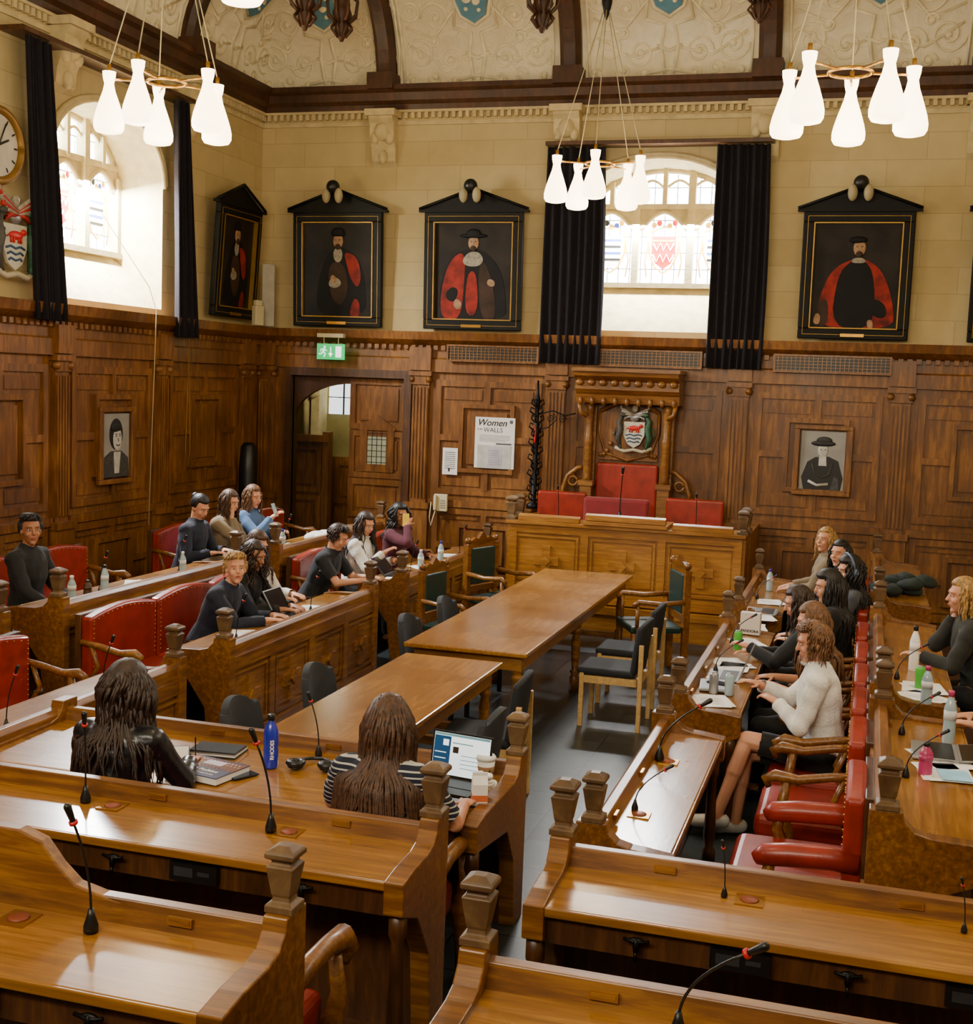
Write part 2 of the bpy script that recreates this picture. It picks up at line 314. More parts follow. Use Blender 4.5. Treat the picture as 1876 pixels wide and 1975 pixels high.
def relief(cx,loc,rz):
    global k
    m=M()
    def T(pts,r=.017): m.tube([covep(cx+p,a,.004) for p,a in pts],r,6,0)
    for sgn in (-1,1):
        for (px,pa,R,tn,dr) in ((.35,.35,.17,1.6,1),(.74,.42,.2,1.7,-1),(.5,.85,.2,1.6,-1),(.82,.95,.15,1.5,1),(.3,1.25,.17,1.5,1),(.75,1.4,.2,1.6,-1),(.3,.1,.08,1.2,1),(.85,.12,.08,1.2,-1),(.55,.15,.09,1.3,1),(.55,.58,.08,1.3,1)):
            pts=[]
            for i in range(26):
                t=i/25; rr=R*(1-t*.85); an=dr*sgn*tn*2*pi*t; pts.append((sgn*(px+rr*math.cos(an)),pa+rr*math.sin(an)))
            T(pts)
            m.ell(covep(cx+sgn*px,pa,.01),(.04,.022,.04),0,8,6)
        T([(sgn*.05,.1),(sgn*.1,.4),(sgn*.06,.65),(sgn*.28,.72)],.024); T([(sgn*.28,.72),(sgn*.22,1.1),(sgn*.3,1.3)])
        T([(sgn*.95,.02),(sgn*.97,.5),(sgn*.97,1.0),(sgn*.97,1.6)]); T([(sgn*.1,.4),(sgn*.5,.3),(sgn*.9,.55)]); T([(sgn*.2,1.0),(sgn*.55,.6),(sgn*.9,.75)])
    T([(-.3,.1),(0,.16),(.3,.1)],.024); T([(-.15,.42),(0,.36),(.15,.42)],.024)
    sh=[(-.2,1.3),(.2,1.3),(.21,1.1),(.15,.88),(0,.78),(-.15,.88),(-.21,1.1)]
    m.add([covep(cx+a,b,.05) for a,b in sh],[tuple(range(7))],1)
    T([(a*1.15,1.05+(b-1.05)*1.12) for a,b in sh+[sh[0]]],.03)
    for (a,b,r) in ((-.05,1.1,.07),(.06,1.06,.06),(-.09,1.2,.04),(-.08,.96,.03),(.08,.94,.03),(.12,1.18,.03)): m.ell(covep(cx+a,b,.055),(r,.02,r),0,8,6)
    trimobj(k,m,[plaster2,shieldb],loc,rz); k+=1
for cx in (-4.91,-2.54,-.18,2.1,-6.9): relief(cx,(0,YB,0),0)
relief(12.3,(XL,0,0),pi/2); relief(14.6,(XL,0,0),pi/2)
def panel(m,x0,x1,z0,z1,y=-.04,cross=True):
    w=.07
    for (a,b,c,e) in ((x0,x1,z0,z0+w),(x0,x1,z1-w,z1),(x0,x0+w,z0,z1),(x1-w,x1,z0,z1)): m.box(a,b,y-.03,y,c,e)
    if not cross: m.box(x0+w+.05,x1-w-.05,y-.015,y,z0+w+.05,z1-w-.05); return
    cx=(x0+x1)/2; cz=(z0+z1)/2; hx_=min(.36,(x1-x0)*.26); hz=min(.46,(z1-z0)*.3)
    for (a,b,c,e) in ((cx-hx_,cx+hx_,cz-hz,cz-hz+.05),(cx-hx_,cx+hx_,cz+hz-.05,cz+hz),(cx-hx_,cx-hx_+.05,cz-hz,cz+hz),(cx+hx_-.05,cx+hx_,cz-hz,cz+hz)): m.box(a,b,y-.055,y,c,e)
    m.box(cx-hx_*.72,cx+hx_*.72,y-.025,y,cz-hz*.75,cz+hz*.75)
    for q in (x0+w,cx+hx_):
        e=cx-hx_ if q==x0+w else x1-w
        m.box(q,e,y-.035,y,cz-.035,cz+.035)
    for q in (z0+w,cz+hz):
        e=cz-hz if q==z0+w else z1-w
        m.box(cx-.035,cx+.035,y-.035,y,q,e)
    for sx in (-1,1):
        for sz in (-1,1):
            ax=sorted((cx+sx*.08,(x0+w+.04) if sx<0 else (x1-w-.04))); az=sorted((cz+sz*(hz+.05),(z0+w+.04) if sz<0 else (z1-w-.04))); m.box(ax[0],ax[1],y-.016,y,az[0],az[1])
def pil(m,x,z0=1.15,z1=2.82):
    m.box(x-.15,x+.15,-.13,0,0,z0); m.box(x-.17,x+.17,-.16,0,z0-.07,z0)
    m.box(x-.11,x+.11,-.09,0,z0,z1-.14)
    for i in range(5): m.box(x-.1+i*.045,x-.08+i*.045,-.11,-.09,z0+.06,z1-.2)
    m.box(x-.15,x+.15,-.14,0,z1-.05,z1)
    for s in (-1,1): m.ell((x+s*.11,-.1,z1-.1),(.045,.05,.045),0,8,6)
    m.box(x-.12,x+.12,-.115,0,z1-.16,z1-.05)
def wains(n,x0,x1,pils,loc,rz,door=None):
    m=M(1)
    if door: m.box(x0,door[0],-.04,0,0,2.85); m.box(door[1],x1,-.04,0,0,2.85); m.box(door[0],door[1],-.04,0,door[2],2.85)
    else: m.box(x0,x1,-.04,0,0,2.85)
    m.prism([(0,2.82),(-.1,2.82),(-.1,2.98),(-.07,3.0),(-.07,3.14),(-.12,3.17),(-.2,3.22),(-.22,3.32),(0,3.32)],x0,x1,'x')
    x=x0
    while x<x1: m.box(x,x+.05,-.12,-.07,3.1,3.15); x+=.1
    for p in pils: pil(m,p); m.box(p-.14,p+.14,-.15,-.05,2.84,3.12)
    for a,b in zip(pils[:-1],pils[1:]):
        if door and a<door[0]+.2 and b>door[1]-.4: continue
        panel(m,a+.2,b-.2,1.28,2.72); panel(m,a+.2,b-.2,.15,1.1)
        m.box(a+.15,b-.15,-.09,0,1.12,1.2)
    return trimobj(n,m,oakwall,loc,rz)
wains(50,XL,XR,[-7.66,-5.5,-3.72,-1.5,.33,2.2],(0,YB,0),0,DOOR)
wains(51,YN,YB,[-1.6,.3,2.1,3.9,5.6,7.4,9.2,11.05,12.95,15.0],(XL,0,0),pi/2)
for (a,b) in ((-5.14,-3.95),(-3.2,-1.95),(-1.12,.2)):
    g=thing('ventilation_grille','pierced dark wooden ventilation grille in the panelling frieze','vent',(0,YB-.16,0),group='frieze grilles')
    m=M(1); m.box(a,b,-.02,0,2.96,2.98); m.box(a,b,-.02,0,3.15,3.17); m.box(a,a+.02,-.02,0,2.98,3.15); m.box(b-.02,b,-.02,0,2.98,3.15); m.obj('grille_frame',oakwall,g)
    m=M(); m.box(a,b,-.004,.0,2.98,3.15,1)
    n=int((b-a)/.05)
    for i in range(n): m.box(a+i*.05,a+i*.05+.006,-.012,-.004,2.98,3.15,0)
    for j in range(5): m.box(a,b,-.013,-.005,2.985+j*.036,2.99+j*.036,0)
    m.obj('grille_mesh',[oakrost,black],g)
# door frame + leaf + corridor
m=M(1); m.box(-7.38,-7.3,-.12,.12,0,2.8); m.box(-5.72,-5.62,-.12,.12,0,2.8); m.box(-7.38,-5.62,-.12,.12,2.72,2.82)
m.prism([(-7.3,2.72),(-7.3,2.15)]+[(-7.3+.82*(1-math.cos(pi/2*i/10)),2.15+.48*math.sin(pi/2*i/10)) for i in range(1,11)]+[(-6.48,2.72)],.02,.1,'y')
trimobj(52,m,oakdk,(0,YB,0))
dr=M(1); x0,x1=-6.5,-5.72; dr.box(x0,x1,0,.05,.0,2.72)
for a,b in ((2.05,2.7),(.1,.85),(.9,1.4),(1.42,2.03)): panel(dr,x0,x1,a,b,0,False)
dr.prism([(-6.36,2.08),(-6.11,2.24),(-5.86,2.08),(-5.86,2.04),(-6.36,2.04)],-.05,0,'y'); dr.box(-6.34,-6.25,-.04,0,1.55,2.04); dr.box(-5.97,-5.88,-.04,0,1.55,2.04); dr.box(-6.34,-5.88,-.04,0,1.5,1.6)
dd=struct(dr.obj('door_1',oakwall,loc=(0,YB+.03,0)))
m=M(); m.box(-6.25,-5.97,-.03,-.02,1.6,2.02,0)
for i in range(5): m.box(-6.25+i*.067,-6.243+i*.067,-.036,-.03,1.6,2.02,1)
for i in range(6): m.box(-6.25,-5.97,-.036,-.03,1.62+i*.075,1.627+i*.075,1)
m.obj('door_window',[P('door_glass','#8d8f78',.2,emit='#8d8f70',es=.3),black],dd)
cwall=P('corridor_paint','#8f8450',.8,var=.25,scale=3)
m=M(); m.box(-9.5,-4.5,2.6,2.7,0,4); struct(m.obj('wall_corridor_end',cwall,loc=(0,YB,0)))
m=M(); m.box(-9.6,-9.5,.12,2.7,0,4); m.box(-4.5,-4.4,.12,2.7,0,4); m.box(-9.6,-4.4,.12,2.7,3.6,3.7); m.box(-9.6,-4.4,.12,2.7,-.2,0); struct(m.obj('wall_corridor_side',cwall,loc=(0,YB,0)))
m=M(1); m.box(-9.5,-7.65,1.9,2.0,0,1.75)
for i in range(3):
    a=-9.4+i*.58
    panel(m,a,a+.52,1.0,1.7,1.9,False); panel(m,a,a+.52,.1,.95,1.9,False)
m.box(-9.5,-7.6,1.82,2.0,1.75,1.85); m.box(-7.7,-7.6,1.85,2.0,0,1.9)
m.box(-8.3,-6.4,2.5,2.6,0,1.5); panel(m,-7.75,-7.2,.8,1.45,2.5,False); panel(m,-7.15,-6.6,.8,1.45,2.5,False)
trimobj(53,m,oakwall,(0,YB,0))
m=M(); m.box(-8.1,-7.97,2.3,2.6,1.8,3.6)
m.tube([(-8.03,2.3,2.4),(-8.2,2.3,2.75),(-8.5,2.3,2.95),(-8.9,2.3,3.0)],.08,8); m.tube([(-8.2,2.35,1.8),(-8.2,2.35,2.6)],.05,8); trimobj(54,m,plainstone,(0,YB,0))
m=M(); m.box(-7.92,-7.35,2.55,2.6,2.15,3.3,0); m.box(-7.68,-7.66,2.53,2.55,2.15,3.3,1)
for z in (2.4,2.64,2.88): m.box(-7.92,-7.35,2.53,2.55,z,z+.012,1)
struct(m.obj('window_4',[P('corridor_glass','#cfd6d8',.3,emit='#e8f0f4',es=1.8),black],loc=(0,YB,0)))
# ------------------------------------------------------------ curtains
def curtain(a,b,z0,z1,loc,rz,lean=0,flare=.06,label='dark full-length curtain hanging beside the arched window'):
    n=120; vs=[]; rows=12
    for j in range(rows+1):
        t=j/rows; z=z1+(z0-z1)*t
        for i in range(n+1):
            u=i/n; w=(b-a)*(1+.04*math.sin(t*3)+flare*t); x=a+w*u+lean*t; y=-.17-.032*math.sin(u*2*pi*7.5+.8*math.sin(2.5*t+u*7))-.02*math.sin(u*19+t)
            vs.append((x,y,z))
    m=M(); m.add(vs,[(j*(n+1)+i,j*(n+1)+i+1,(j+1)*(n+1)+i+1,(j+1)*(n+1)+i) for j in range(rows) for i in range(n)],0,True)
    o=m.obj('curtain',curtainm,loc=loc,rot=(0,0,rz)); s=o.modifiers.new('s','SOLIDIFY'); s.thickness=.012
    return tag(o,label,'curtain','window curtains')
curtain(-3.93,-3.22,2.98,5.56,(0,YB-.04,0),0); curtain(-1.9,-1.29,2.98,5.56,(0,YB-.04,0),0)
curtain(10.3,10.68,3.15,5.72,(XL+.04,0,0),pi/2,.14,.3); curtain(12.95,13.23,3.1,5.72,(XL+.04,0,0),pi/2,.06,.7)
for a,b,loc,rz,z in ((-3.95,-1.25,(0,YB,0),0,5.58),(10.2,13.3,(XL,0,0),pi/2,5.74)):
    m=M(); m.box(a,b,-.26,0,z,z+.045); tag(m.obj('curtain_rail',oakdk,loc=loc,rot=(0,0,rz)),'narrow dark wooden curtain rail above the arched window','curtain rail')
# ------------------------------------------------------------ portraits
cbg=P('canvas_dark','#1c1611',.6,var=.8,scale=3,spec=.25); cred=P('painted_red','#7c1c10',.6,var=.7,scale=7,spec=.25); cblk=P('painted_black','#0d0b0b',.6,var=.6,scale=6,spec=.2); cskin=P('painted_skin','#94714f',.6,var=.35,scale=20); cwht=P('painted_white','#8f8775',.6,var=.35,scale=25); frm=P('frame_black','#0b0a06',.55,spec=.2)
cbrn=P('painted_brown','#33241a',.6,var=.6,scale=5,spec=.2)
def portrait(x0,x1,z0,z1,loc,rz,kind,label,tilt=.05,lamp=True):
    W=x1-x0; Hh=z1-z0; root=thing('portrait_painting',label,'painting',group='pedimented portraits on the stone wall')
    root.matrix_world=Matrix.Translation(loc)@Matrix.Rotation(rz,4,'Z')@Matrix.Translation(((x0+x1)/2,-.1,z0))@Matrix.Rotation(tilt,4,'X')
    w=W/2; m=M(1); fw=.12
    for (a,b,c,e) in ((-w,w,0,fw),(-w,w,Hh-fw,Hh),(-w,-w+fw,fw,Hh-fw),(w-fw,w,fw,Hh-fw)): m.box(a,b,-.07,0,c,e)
    m.obj('picture_frame',frm,root,bev=.012)
    m=M()
    for q,y,g in ((fw,-.075,.014),(fw*.42,-.076,.005)):
        for (a,b,c,e) in ((-w+q,w-q,q,q+g),(-w+q,w-q,Hh-q-g,Hh-q),(-w+q,-w+q+g,q,Hh-q),(w-q-g,w-q,q,Hh-q)): m.box(a,b,y,-.02,c,e)
    m.obj('gilt_edging',gold,root)
    PH=.27
    m=M(); m.prism([(-w-.04,Hh),(w+.04,Hh),(w+.04,Hh+.03),(.0,Hh+PH),(-w-.04,Hh+.03)],-.05,0,'y'); m.tube([(-w-.07,-.07,Hh+.035),(0,-.07,Hh+PH+.01)],.02,6); m.tube([(w+.07,-.07,Hh+.035),(0,-.07,Hh+PH+.01)],.02,6); m.box(-w-.07,w+.07,-.09,0,Hh-.005,Hh+.025)
    m.obj('pediment',frm,root)
    m=M(); y=-.022; cw=w-fw; ch=Hh-2*fw; m.box(-cw,cw,y,0,fw,Hh-fw,0); cz=fw
    def pl(pts,mi,k):
        for _ in range(2): pts=[q for i in range(len(pts)) for q in ((pts[i][0]*.75+pts[(i+1)%len(pts)][0]*.25,pts[i][1]*.75+pts[(i+1)%len(pts)][1]*.25),(pts[i][0]*.25+pts[(i+1)%len(pts)][0]*.75,pts[i][1]*.25+pts[(i+1)%len(pts)][1]*.75))]
        m.prism([(p[0]*cw,cz+p[1]*ch) for p in pts],y-.002*k,y-.002*(k-1),'y',mi)
    if kind==0:
        pl([(-.6,.0),(.8,.0),(.78,.35),(.6,.62),(.2,.74),(-.2,.72),(-.45,.55),(-.6,.3)],2,2); pl([(.15,.7),(.55,.64),(.66,.42),(.55,.3),(.34,.42),(.25,.55)],1,3); pl([(.3,0),(.62,0),(.62,.16),(.45,.22)],1,3); pl([(-.3,.5),(-.1,.6),(.2,.55),(.3,.3),(.1,.1),(-.2,.2)],5,3)
        pl([(-.16,.68),(0,.76),(.14,.68),(.08,.58),(-.08,.58)],4,4); pl([(-.3,.34),(-.1,.3),(.1,.34),(.06,.4),(-.16,.43)],4,4); pl([(-.22,.38),(-.05,.36),(-.05,.43),(-.2,.45)],3,5); fc=(0,.8)
    elif kind==1:
        pl([(-.85,0),(-.85,.35),(-.6,.64),(-.15,.74),(.25,.72),(.7,.54),(.85,.2),(.85,0)],2,2); pl([(-.8,0),(-.82,.3),(-.6,.62),(-.2,.72),(-.22,.35),(-.3,0)],1,3); pl([(.2,0),(.12,.55),(.3,.62),(.55,.3),(.6,0)],5,3); pl([(-.15,.5),(.1,.5),(.15,.05),(-.2,.05)],1,4); pl([(-.7,.28),(-.5,.35),(-.35,.3),(-.45,.18),(-.65,.2)],2,4)
        pl([(-.3,.6),(-.12,.7),(.14,.7),(.27,.62),(.15,.55),(-.15,.55)],4,5); pl([(-.5,.13),(-.32,.1),(-.26,.18),(-.44,.23)],3,5); pl([(.35,.36),(.55,.34),(.55,.41),(.38,.43)],3,5); fc=(.0,.79)
    else:
        pl([(-.85,0),(-.8,.3),(-.55,.56),(-.1,.66),(.25,.66),(.65,.52),(.9,.2),(.9,0)],1,2); pl([(-.5,0),(-.42,.5),(-.12,.65),(.2,.65),(.42,.5),(.5,0)],2,3); pl([(-.8,.0),(-.85,.25),(-.6,.3),(-.55,.05)],5,3)
        pl([(-.14,.62),(.22,.62),(.16,.67),(-.08,.67)],4,4); pl([(-.92,.05),(-.76,.03),(-.74,.13),(-.86,.15)],3,4); pl([(.3,.09),(.44,.09),(.46,.0),(.34,-.0)],3,4); pl([(.35,.3),(.7,.25),(.75,.1),(.4,.12)],2,5); fc=(.05,.76)
    hx0=fc[0]*cw; hz=cz+fc[1]*ch
    m.ell((hx0,y-.008,hz),(.07,.01,.095),3,14,8)
    if kind!=2: m.ell((hx0,y-.01,hz+.085),(.18 if kind!=0 else .1,.012,.03),2,14,8); m.ell((hx0,y-.012,hz+.115),(.09,.012,.055),2,12,8)
    else: m.ell((hx0-.02,y-.01,hz+.09),(.1,.012,.04),2,14,8)
    m.ell((hx0,y-.014,hz-.07),(.04,.008,.04),5,8,6); m.ell((hx0+.01,y-.018,hz-.015),(.009,.004,.022),3,6,5)
    for s in (-1,1): m.ell((hx0+s*.026,y-.017,hz+.015),(.011,.004,.005),2,6,5)
    m.obj('canvas',[cbg,cred,cblk,cskin,cwht,cbrn],root)
    M().box(-.13,.13,-.085,-.07,.03,.065).obj('name_plaque',brass,root)
    if lamp:
        m=M(); m.ell((0,-.2,Hh+.3),.085,0,14,10); m.tube([(0,-.2,Hh+.3),(0,0,Hh+.2)],.02); m.ell((-.085,-.22,Hh+.19),(.055,.055,.095),1,12,8); m.ell((.085,-.22,Hh+.19),(.055,.055,.095),1,12,8)
        m.obj('picture_light',[black,P('bulb_frosted','#a89c78',.5,var=.05)],root)
B0=(0,YB,0)
portrait(-7.26,-6.04,3.36,4.8,B0,0,0,'black pedimented portrait of white-collared figure in black and red gown')
portrait(-5.47,-4.2,3.36,4.8,B0,0,1,'black pedimented portrait of hatted figure in red and black robe')
portrait(-.87,.35,3.36,4.8,B0,0,2,'black pedimented portrait of bearded figure in red robe')
portrait(.98,2.2,3.36,4.8,B0,0,1,'black pedimented portrait hanging next to the wall corner')
portrait(13.95,15.05,3.4,4.75,(XL,0,0),pi/2,0,'dark pedimented portrait on the side wall near the curtain',.06,False)
def bw(loc,rz,seat,label):
    r=thing('framed_photograph',label,'photo',loc,rz,group='black and white photographs on the panelling'); m=M(1)
    for (a,b,c,e) in ((-.33,.33,-.41,-.36),(-.33,.33,.36,.41),(-.33,-.27,-.36,.36),(.27,.33,-.36,.36)): m.box(a,b,-.06,0,c,e)
    m.obj('picture_frame',oakwall,r,bev=.008)
    g=[P('photo_grey','#8d8b86',.5,var=.25,scale=3),P('photo_black','#101010',.5),P('photo_light','#bdbab3',.5,var=.2,scale=12),P('photo_mid','#3a3938',.5,var=.4,scale=25)]
    m=M(); m.box(-.25,.25,-.03,0,-.34,.34,0)
    if seat:
        m.prism([(-.2,-.34),(.22,-.34),(.24,-.2),(.18,.0),(.07,.05),(-.08,.04),(-.17,-.02),(-.23,-.2)],-.033,-.03,'y',1)
        m.ell((0,-.03,.12),(.06,.008,.08),2,12,8); m.ell((0,-.035,.2),(.14,.008,.035),1,12,8); m.ell((.01,-.036,.235),(.09,.008,.045),1,12,8); m.tube([(-.12,-.036,-.02),(-.08,-.036,-.16),(0,-.036,-.2),(.08,-.036,-.16),(.12,-.036,-.02)],.009,6,3); m.prism([(-.04,-.06),(.05,-.06),(.04,.05),(-.04,.05)],-.037,-.033,'y',2)
        m.tube([(-.15,-.036,-.24),(-.05,-.036,-.29),(.08,-.036,-.27)],.018,6,2); m.prism([(.1,-.34),(.2,-.34),(.19,-.2),(.14,-.18)],-.037,-.033,'y',3)
        for s in (-.02,.025): m.ell((s,-.04,.13),(.009,.002,.005),1,6,5)
    else:
        m.prism([(-.25,-.34),(.25,-.34),(.23,-.14),(.1,-.06),(-.1,-.06),(-.22,-.12)],-.033,-.03,'y',3)
        m.ell((0,-.03,.12),(.13,.006,.17),1,14,10); m.ell((.02,-.034,.07),(.085,.008,.125),2,14,10); m.ell((-.01,-.037,.19),(.1,.006,.05),1,12,8); m.prism([(-.05,-.07),(.08,-.07),(.05,-.3),(-.03,-.3)],-.037,-.033,'y',2)
        for s in (-.015,.055): m.ell((s,-.042,.1),(.012,.003,.007),1,6,5); m.tube([(s-.018,-.042,.12),(s+.016,-.042,.122)],.004,5,1)
        m.tube([(-.015,-.042,.01),(.02,-.043,-.005),(.055,-.042,.01)],.006,5,1); m.tube([(.02,-.044,.08),(.025,-.046,.04)],.004,5,3)
    m.obj('print',g,r)
bw((-.5,YB-.07,1.95),0,True,'black and white photograph of seated person in wide hat')
bw((XL+.07,12.0,1.89),pi/2,False,'black and white photograph of smiling person with dark bob')
r=thing('poster','white exhibition poster with script heading on the panelling','poster',(-4.49,YB-.1,1.96)); M().box(-.26,.26,-.006,0,-.32,.32).obj('poster_sheet',white,r)
text('Women',.115,black,r,(-.235,-.008,.215),(pi/2,0,0),bold=.0012,al='LEFT',shear=.3); text('on the',.026,black,r,(-.235,-.008,.16),(pi/2,0,0),al='LEFT'); text('WALLS',.08,P('print_grey','#3c4454',.6),r,(-.15,-.008,.135),(pi/2,0,0),al='LEFT')
m=M()
for q in range(5): m.box(-.2,.2-.05*(q==4),-.008,-.006,.09-.018*q,.094-.018*q)
m.box(.02,.22,-.009,-.006,-.02,.0); m.box(.19,.23,-.008,-.006,.25,.29); m.obj('text_lines',P('print_mid','#55565c',.6),r)
M().box(-.22,.22,-.012,-.006,-.31,-.03).obj('plastic_sleeve',P('sleeve','#c4c3bd',.2),r); m=M(); m.box(-.09,.1,-.015,-.012,-.29,-.05,0)
for i in range(9): m.box(-.07,.08,-.017,-.015,-.27+i*.022,-.266+i*.022,1)
m.obj('leaflet',[P('leaflet_lilac','#b9b4bf',.6),P('print_grey2','#77757c',.6)],r)
r=thing('notice','small white printed notice pinned beside the poster','notice',(-5.07,YB-.1,1.7)); m=M(); m.box(-.1,.1,-.006,0,-.17,.17,0)
for i in range(9): m.box(-.07,.07,-.008,-.006,.11-i*.025,.116-i*.025,1)
m.box(-.04,.04,-.008,-.006,-.1,-.095,1); m.box(-.02,.0,-.008,-.006,-.13,-.09,1); m.obj('notice_sheet',[white,black],r)
r=thing('exit_sign','illuminated green emergency exit sign with running man and arrow','sign',(-6.66,YB-.3,3.03)); M().box(-.19,.19,-.015,.015,-.1,.1).obj('sign_panel',P('exit_green','#0aa85a',.4,emit='#0fc46a',es=1.1),r,bev=.004)
m=M(); w_=P('exit_white','#ffffff',.4,emit='#ffffff',es=1.6); y=-.018
m.ell((-.08,y,.06),(.014,.003,.014)); m.tube([(-.085,y,.04),(-.1,y,.0)],.013,5); m.tube([(-.1,y,0),(-.07,y,-.03),(-.09,y,-.07)],.008,5); m.tube([(-.1,y,0),(-.13,y,-.03),(-.16,y,-.03)],.008,5); m.tube([(-.085,y,.035),(-.05,y,.01)],.006,5); m.tube([(-.09,y,.035),(-.13,y,.03),(-.14,y,.0)],.006,5)
m.box(-.004,.008,y,-.015,-.03,.06); m.prism([(-.03,-.02),(.034,-.02),(.002,-.07)],y,-.015,'y'); m.box(.07,.15,y,-.015,-.07,.07); m.obj('pictogram',w_,r)
m=M(); m.box(-.18,.18,-.04,.04,.18,.23); m.tube([(-.1,0,.1),(-.1,0,.19)],.006); m.tube([(.1,0,.1),(.1,0,.19)],.006); m.tube([(0,0,.2),(0,.16,.2)],.02); m.obj('light_fitting',cream,r)
r=thing('wall_telephone','cream wall telephone with keypad and coiled cord','telephone',(-5.16,YB-.12,1.17)); M().box(-.09,.09,-.05,0,-.11,.11).obj('telephone_body',cream,r,bev=.01)
m=M(); m.cap((-.06,-.075,.08),.024,(-.06,-.075,-.08),.024); m.cap((-.06,-.065,-.08),.026,(-.06,-.065,.08),.02); m.obj('handset',cream,r)
m=M()
for i in range(4):
    for j in range(3): m.box(0+j*.025,.016+j*.025,-.056,-.05,-.07+i*.03,-.052+i*.03)
m.obj('keypad',P('key_grey','#86836f',.5),r); m=M(); m.tube([(-.06,-.06,-.1),(-.12,-.05,-.3),(-.14,-.05,-.2),(-.13,-.03,.0)],.007,6); m.obj('cord',cream,r)
r=thing('wall_clock','round gilt-framed wall clock with white dial','clock',(XL+.14,9.96,4.67),pi/2); m=M()
def disc(m,rad,y0,y1,mi,seg=40): m.add([(rad*math.cos(2*pi*i/seg),yy,rad*math.sin(2*pi*i/seg)) for yy in (y0,y1) for i in range(seg)],[tuple(range(seg)),tuple(range(2*seg-1,seg-1,-1))]+[(i,(i+1)%seg,seg+(i+1)%seg,seg+i) for i in range(seg)],mi)
disc(m,.33,-.03,.06,0); m.tube([(.315*math.cos(2*pi*i/40),-.04,.315*math.sin(2*pi*i/40)) for i in range(41)],.04,8); m.obj('clock_case',P('clock_bronze','#8a6628',.45,.4),r)
m=M(); disc(m,.28,-.04,-.03,0)
for i in range(12):
    a=i*pi/6; m.tube([(.22*math.sin(a),-.042,.22*math.cos(a)),(.26*math.sin(a),-.042,.26*math.cos(a))],.008,5,1)
m.obj('clock_dial',[P('dial','#bdb5a0',.4),black],r); m=M(); m.tube([(0,-.05,0),(.1,-.05,.2)],.007,5); m.tube([(0,-.05,0),(.13,-.05,.06)],.01,5); m.obj('clock_hands',black,r)
def crest(loc,rz,s,label,big=False):
    r=thing('coat_of_arms',label,'crest',loc,rz); r.scale=(s,s,s); m=M(); y=-.03
    m.prism([(-.17,.12),(.17,.12),(.17,-.1),(.1,-.24),(0,-.3),(-.1,-.24),(-.17,-.1)],y,0,'y',0)
    for i in range(3): m.tube([(-.14+.02*i,y-.004,-.1-.055*i),(-.07,y-.004,-.08-.055*i),(0,y-.004,-.1-.055*i),(.07,y-.004,-.08-.055*i),(.13-.02*i,y-.004,-.1-.055*i)],.011,6,1)
    m.obj('shield',[P('crest_white','#c2beac',.6),P('crest_blue','#2c4a6c',.6)],r)
    m=M(); m.ell((0,y-.01,.02),(.1,.02,.04)); m.ell((.11,y-.01,.055),(.035,.02,.03))
    for x in (-.07,-.03,.04,.075): m.tube([(x,y-.01,.02),(x,y-.01,-.05)],.012,5)
    m.tube([(-.09,y-.01,.03),(-.13,y-.01,.0)],.007,5); m.obj('red_ox',redpl,r)
    for s2,mat in ((-1,P('crest_grey','#3e3c36',.6,var=.4,scale=20)),(1,P('crest_green','#1f4a30',.6,var=.4,scale=20))):
        m=M(); m.tube([(s2*.22,y,-.3),(s2*.26,y,-.15),(s2*.22,y,0),(s2*.25,y,.12),(s2*.2,y,.2)],[.03,.05,.055,.045,.03],8); m.tube([(s2*.24,y,.05),(s2*.18,y-.02,.06)],.02,6); m.ell((s2*.19,y-.02,.23),(.05,.03,.035),0,10,8); m.tube([(s2*.26,y,-.15),(s2*.33,y,-.1),(s2*.3,y,.02)],.012,6); m.tube([(s2*.24,y,-.2),(s2*.2,y-.02,-.32)],.022,6); m.obj('supporter_beast',mat,r)
    m=M(); m.ell((0,y,.19),(.08,.04,.07)); m.ell((0,y,.33),(.05,.03,.06),2)
    for q in range(6 if big else 4):
        for s2 in (-1,1): m.tube([(0,y-.02,.2+.01*q),(s2*(.1+.03*q),y-.02,.2+.04*q),(s2*(.17+.02*q),y-.02,.16+.06*q),(s2*(.13+.03*q),y-.02,.2+.06*q)],.024 if big else .018,6,1 if q%2==0 else 2)
    m.obj('helm_and_mantling',[silver,P('mantle_red','#a01c16',.6) if big else silver,cwht],r)
    m=M(); m.tube([(-.3,y,-.3),(-.15,y-.01,-.36),(0,y-.01,-.33),(.15,y-.01,-.36),(.3,y,-.3)],.03,6); m.obj('motto_ribbon',P('ribbon_cream','#b3aa90',.6),r)
    return r
crest((XL+.12,10.24,3.88),pi/2,1.0,'painted coat of arms with red mantling on the stone wall',True)
m=M(); m.box(-.08,.08,-.1,0,0,.8); tag(m.obj('wall_speaker',P('speaker_grey','#a8a390',.6),loc=(-7.6,YB-.2,3.34),rot=(.1,0,.4),bev=.01),'slim pale grey column loudspeaker in the wall corner','speaker')
m=M(); m.box(-.07,.07,-.08,0,0,.25); m.box(-.05,.05,-.07,0,.25,.32); tag(m.obj('sensor_box',cream,loc=(XL+.2,15.0,3.33),rot=(0,0,1.2),bev=.01),'small cream plastic box on the panelling ledge','sensor')
m=M(); m.tube([(XL+.1,11.7,4.3),(XL+.27,12.35,3.6),(XL+.3,12.45,3.35),(XL+.25,12.42,1.0)],.0045,6); tag(m.obj('window_cord',cream),'long white window cord hanging down the panelling','cord')
m=M(); m.tube([(XL+.25,13.25,3.1),(XL+.25,13.2,1.8),(XL+.25,13.25,1.6),(XL+.25,13.3,1.8),(XL+.25,13.25,3.1)],.0035,6); tag(m.obj('window_cord',gold),'looped cord hanging against the side panelling','cord')
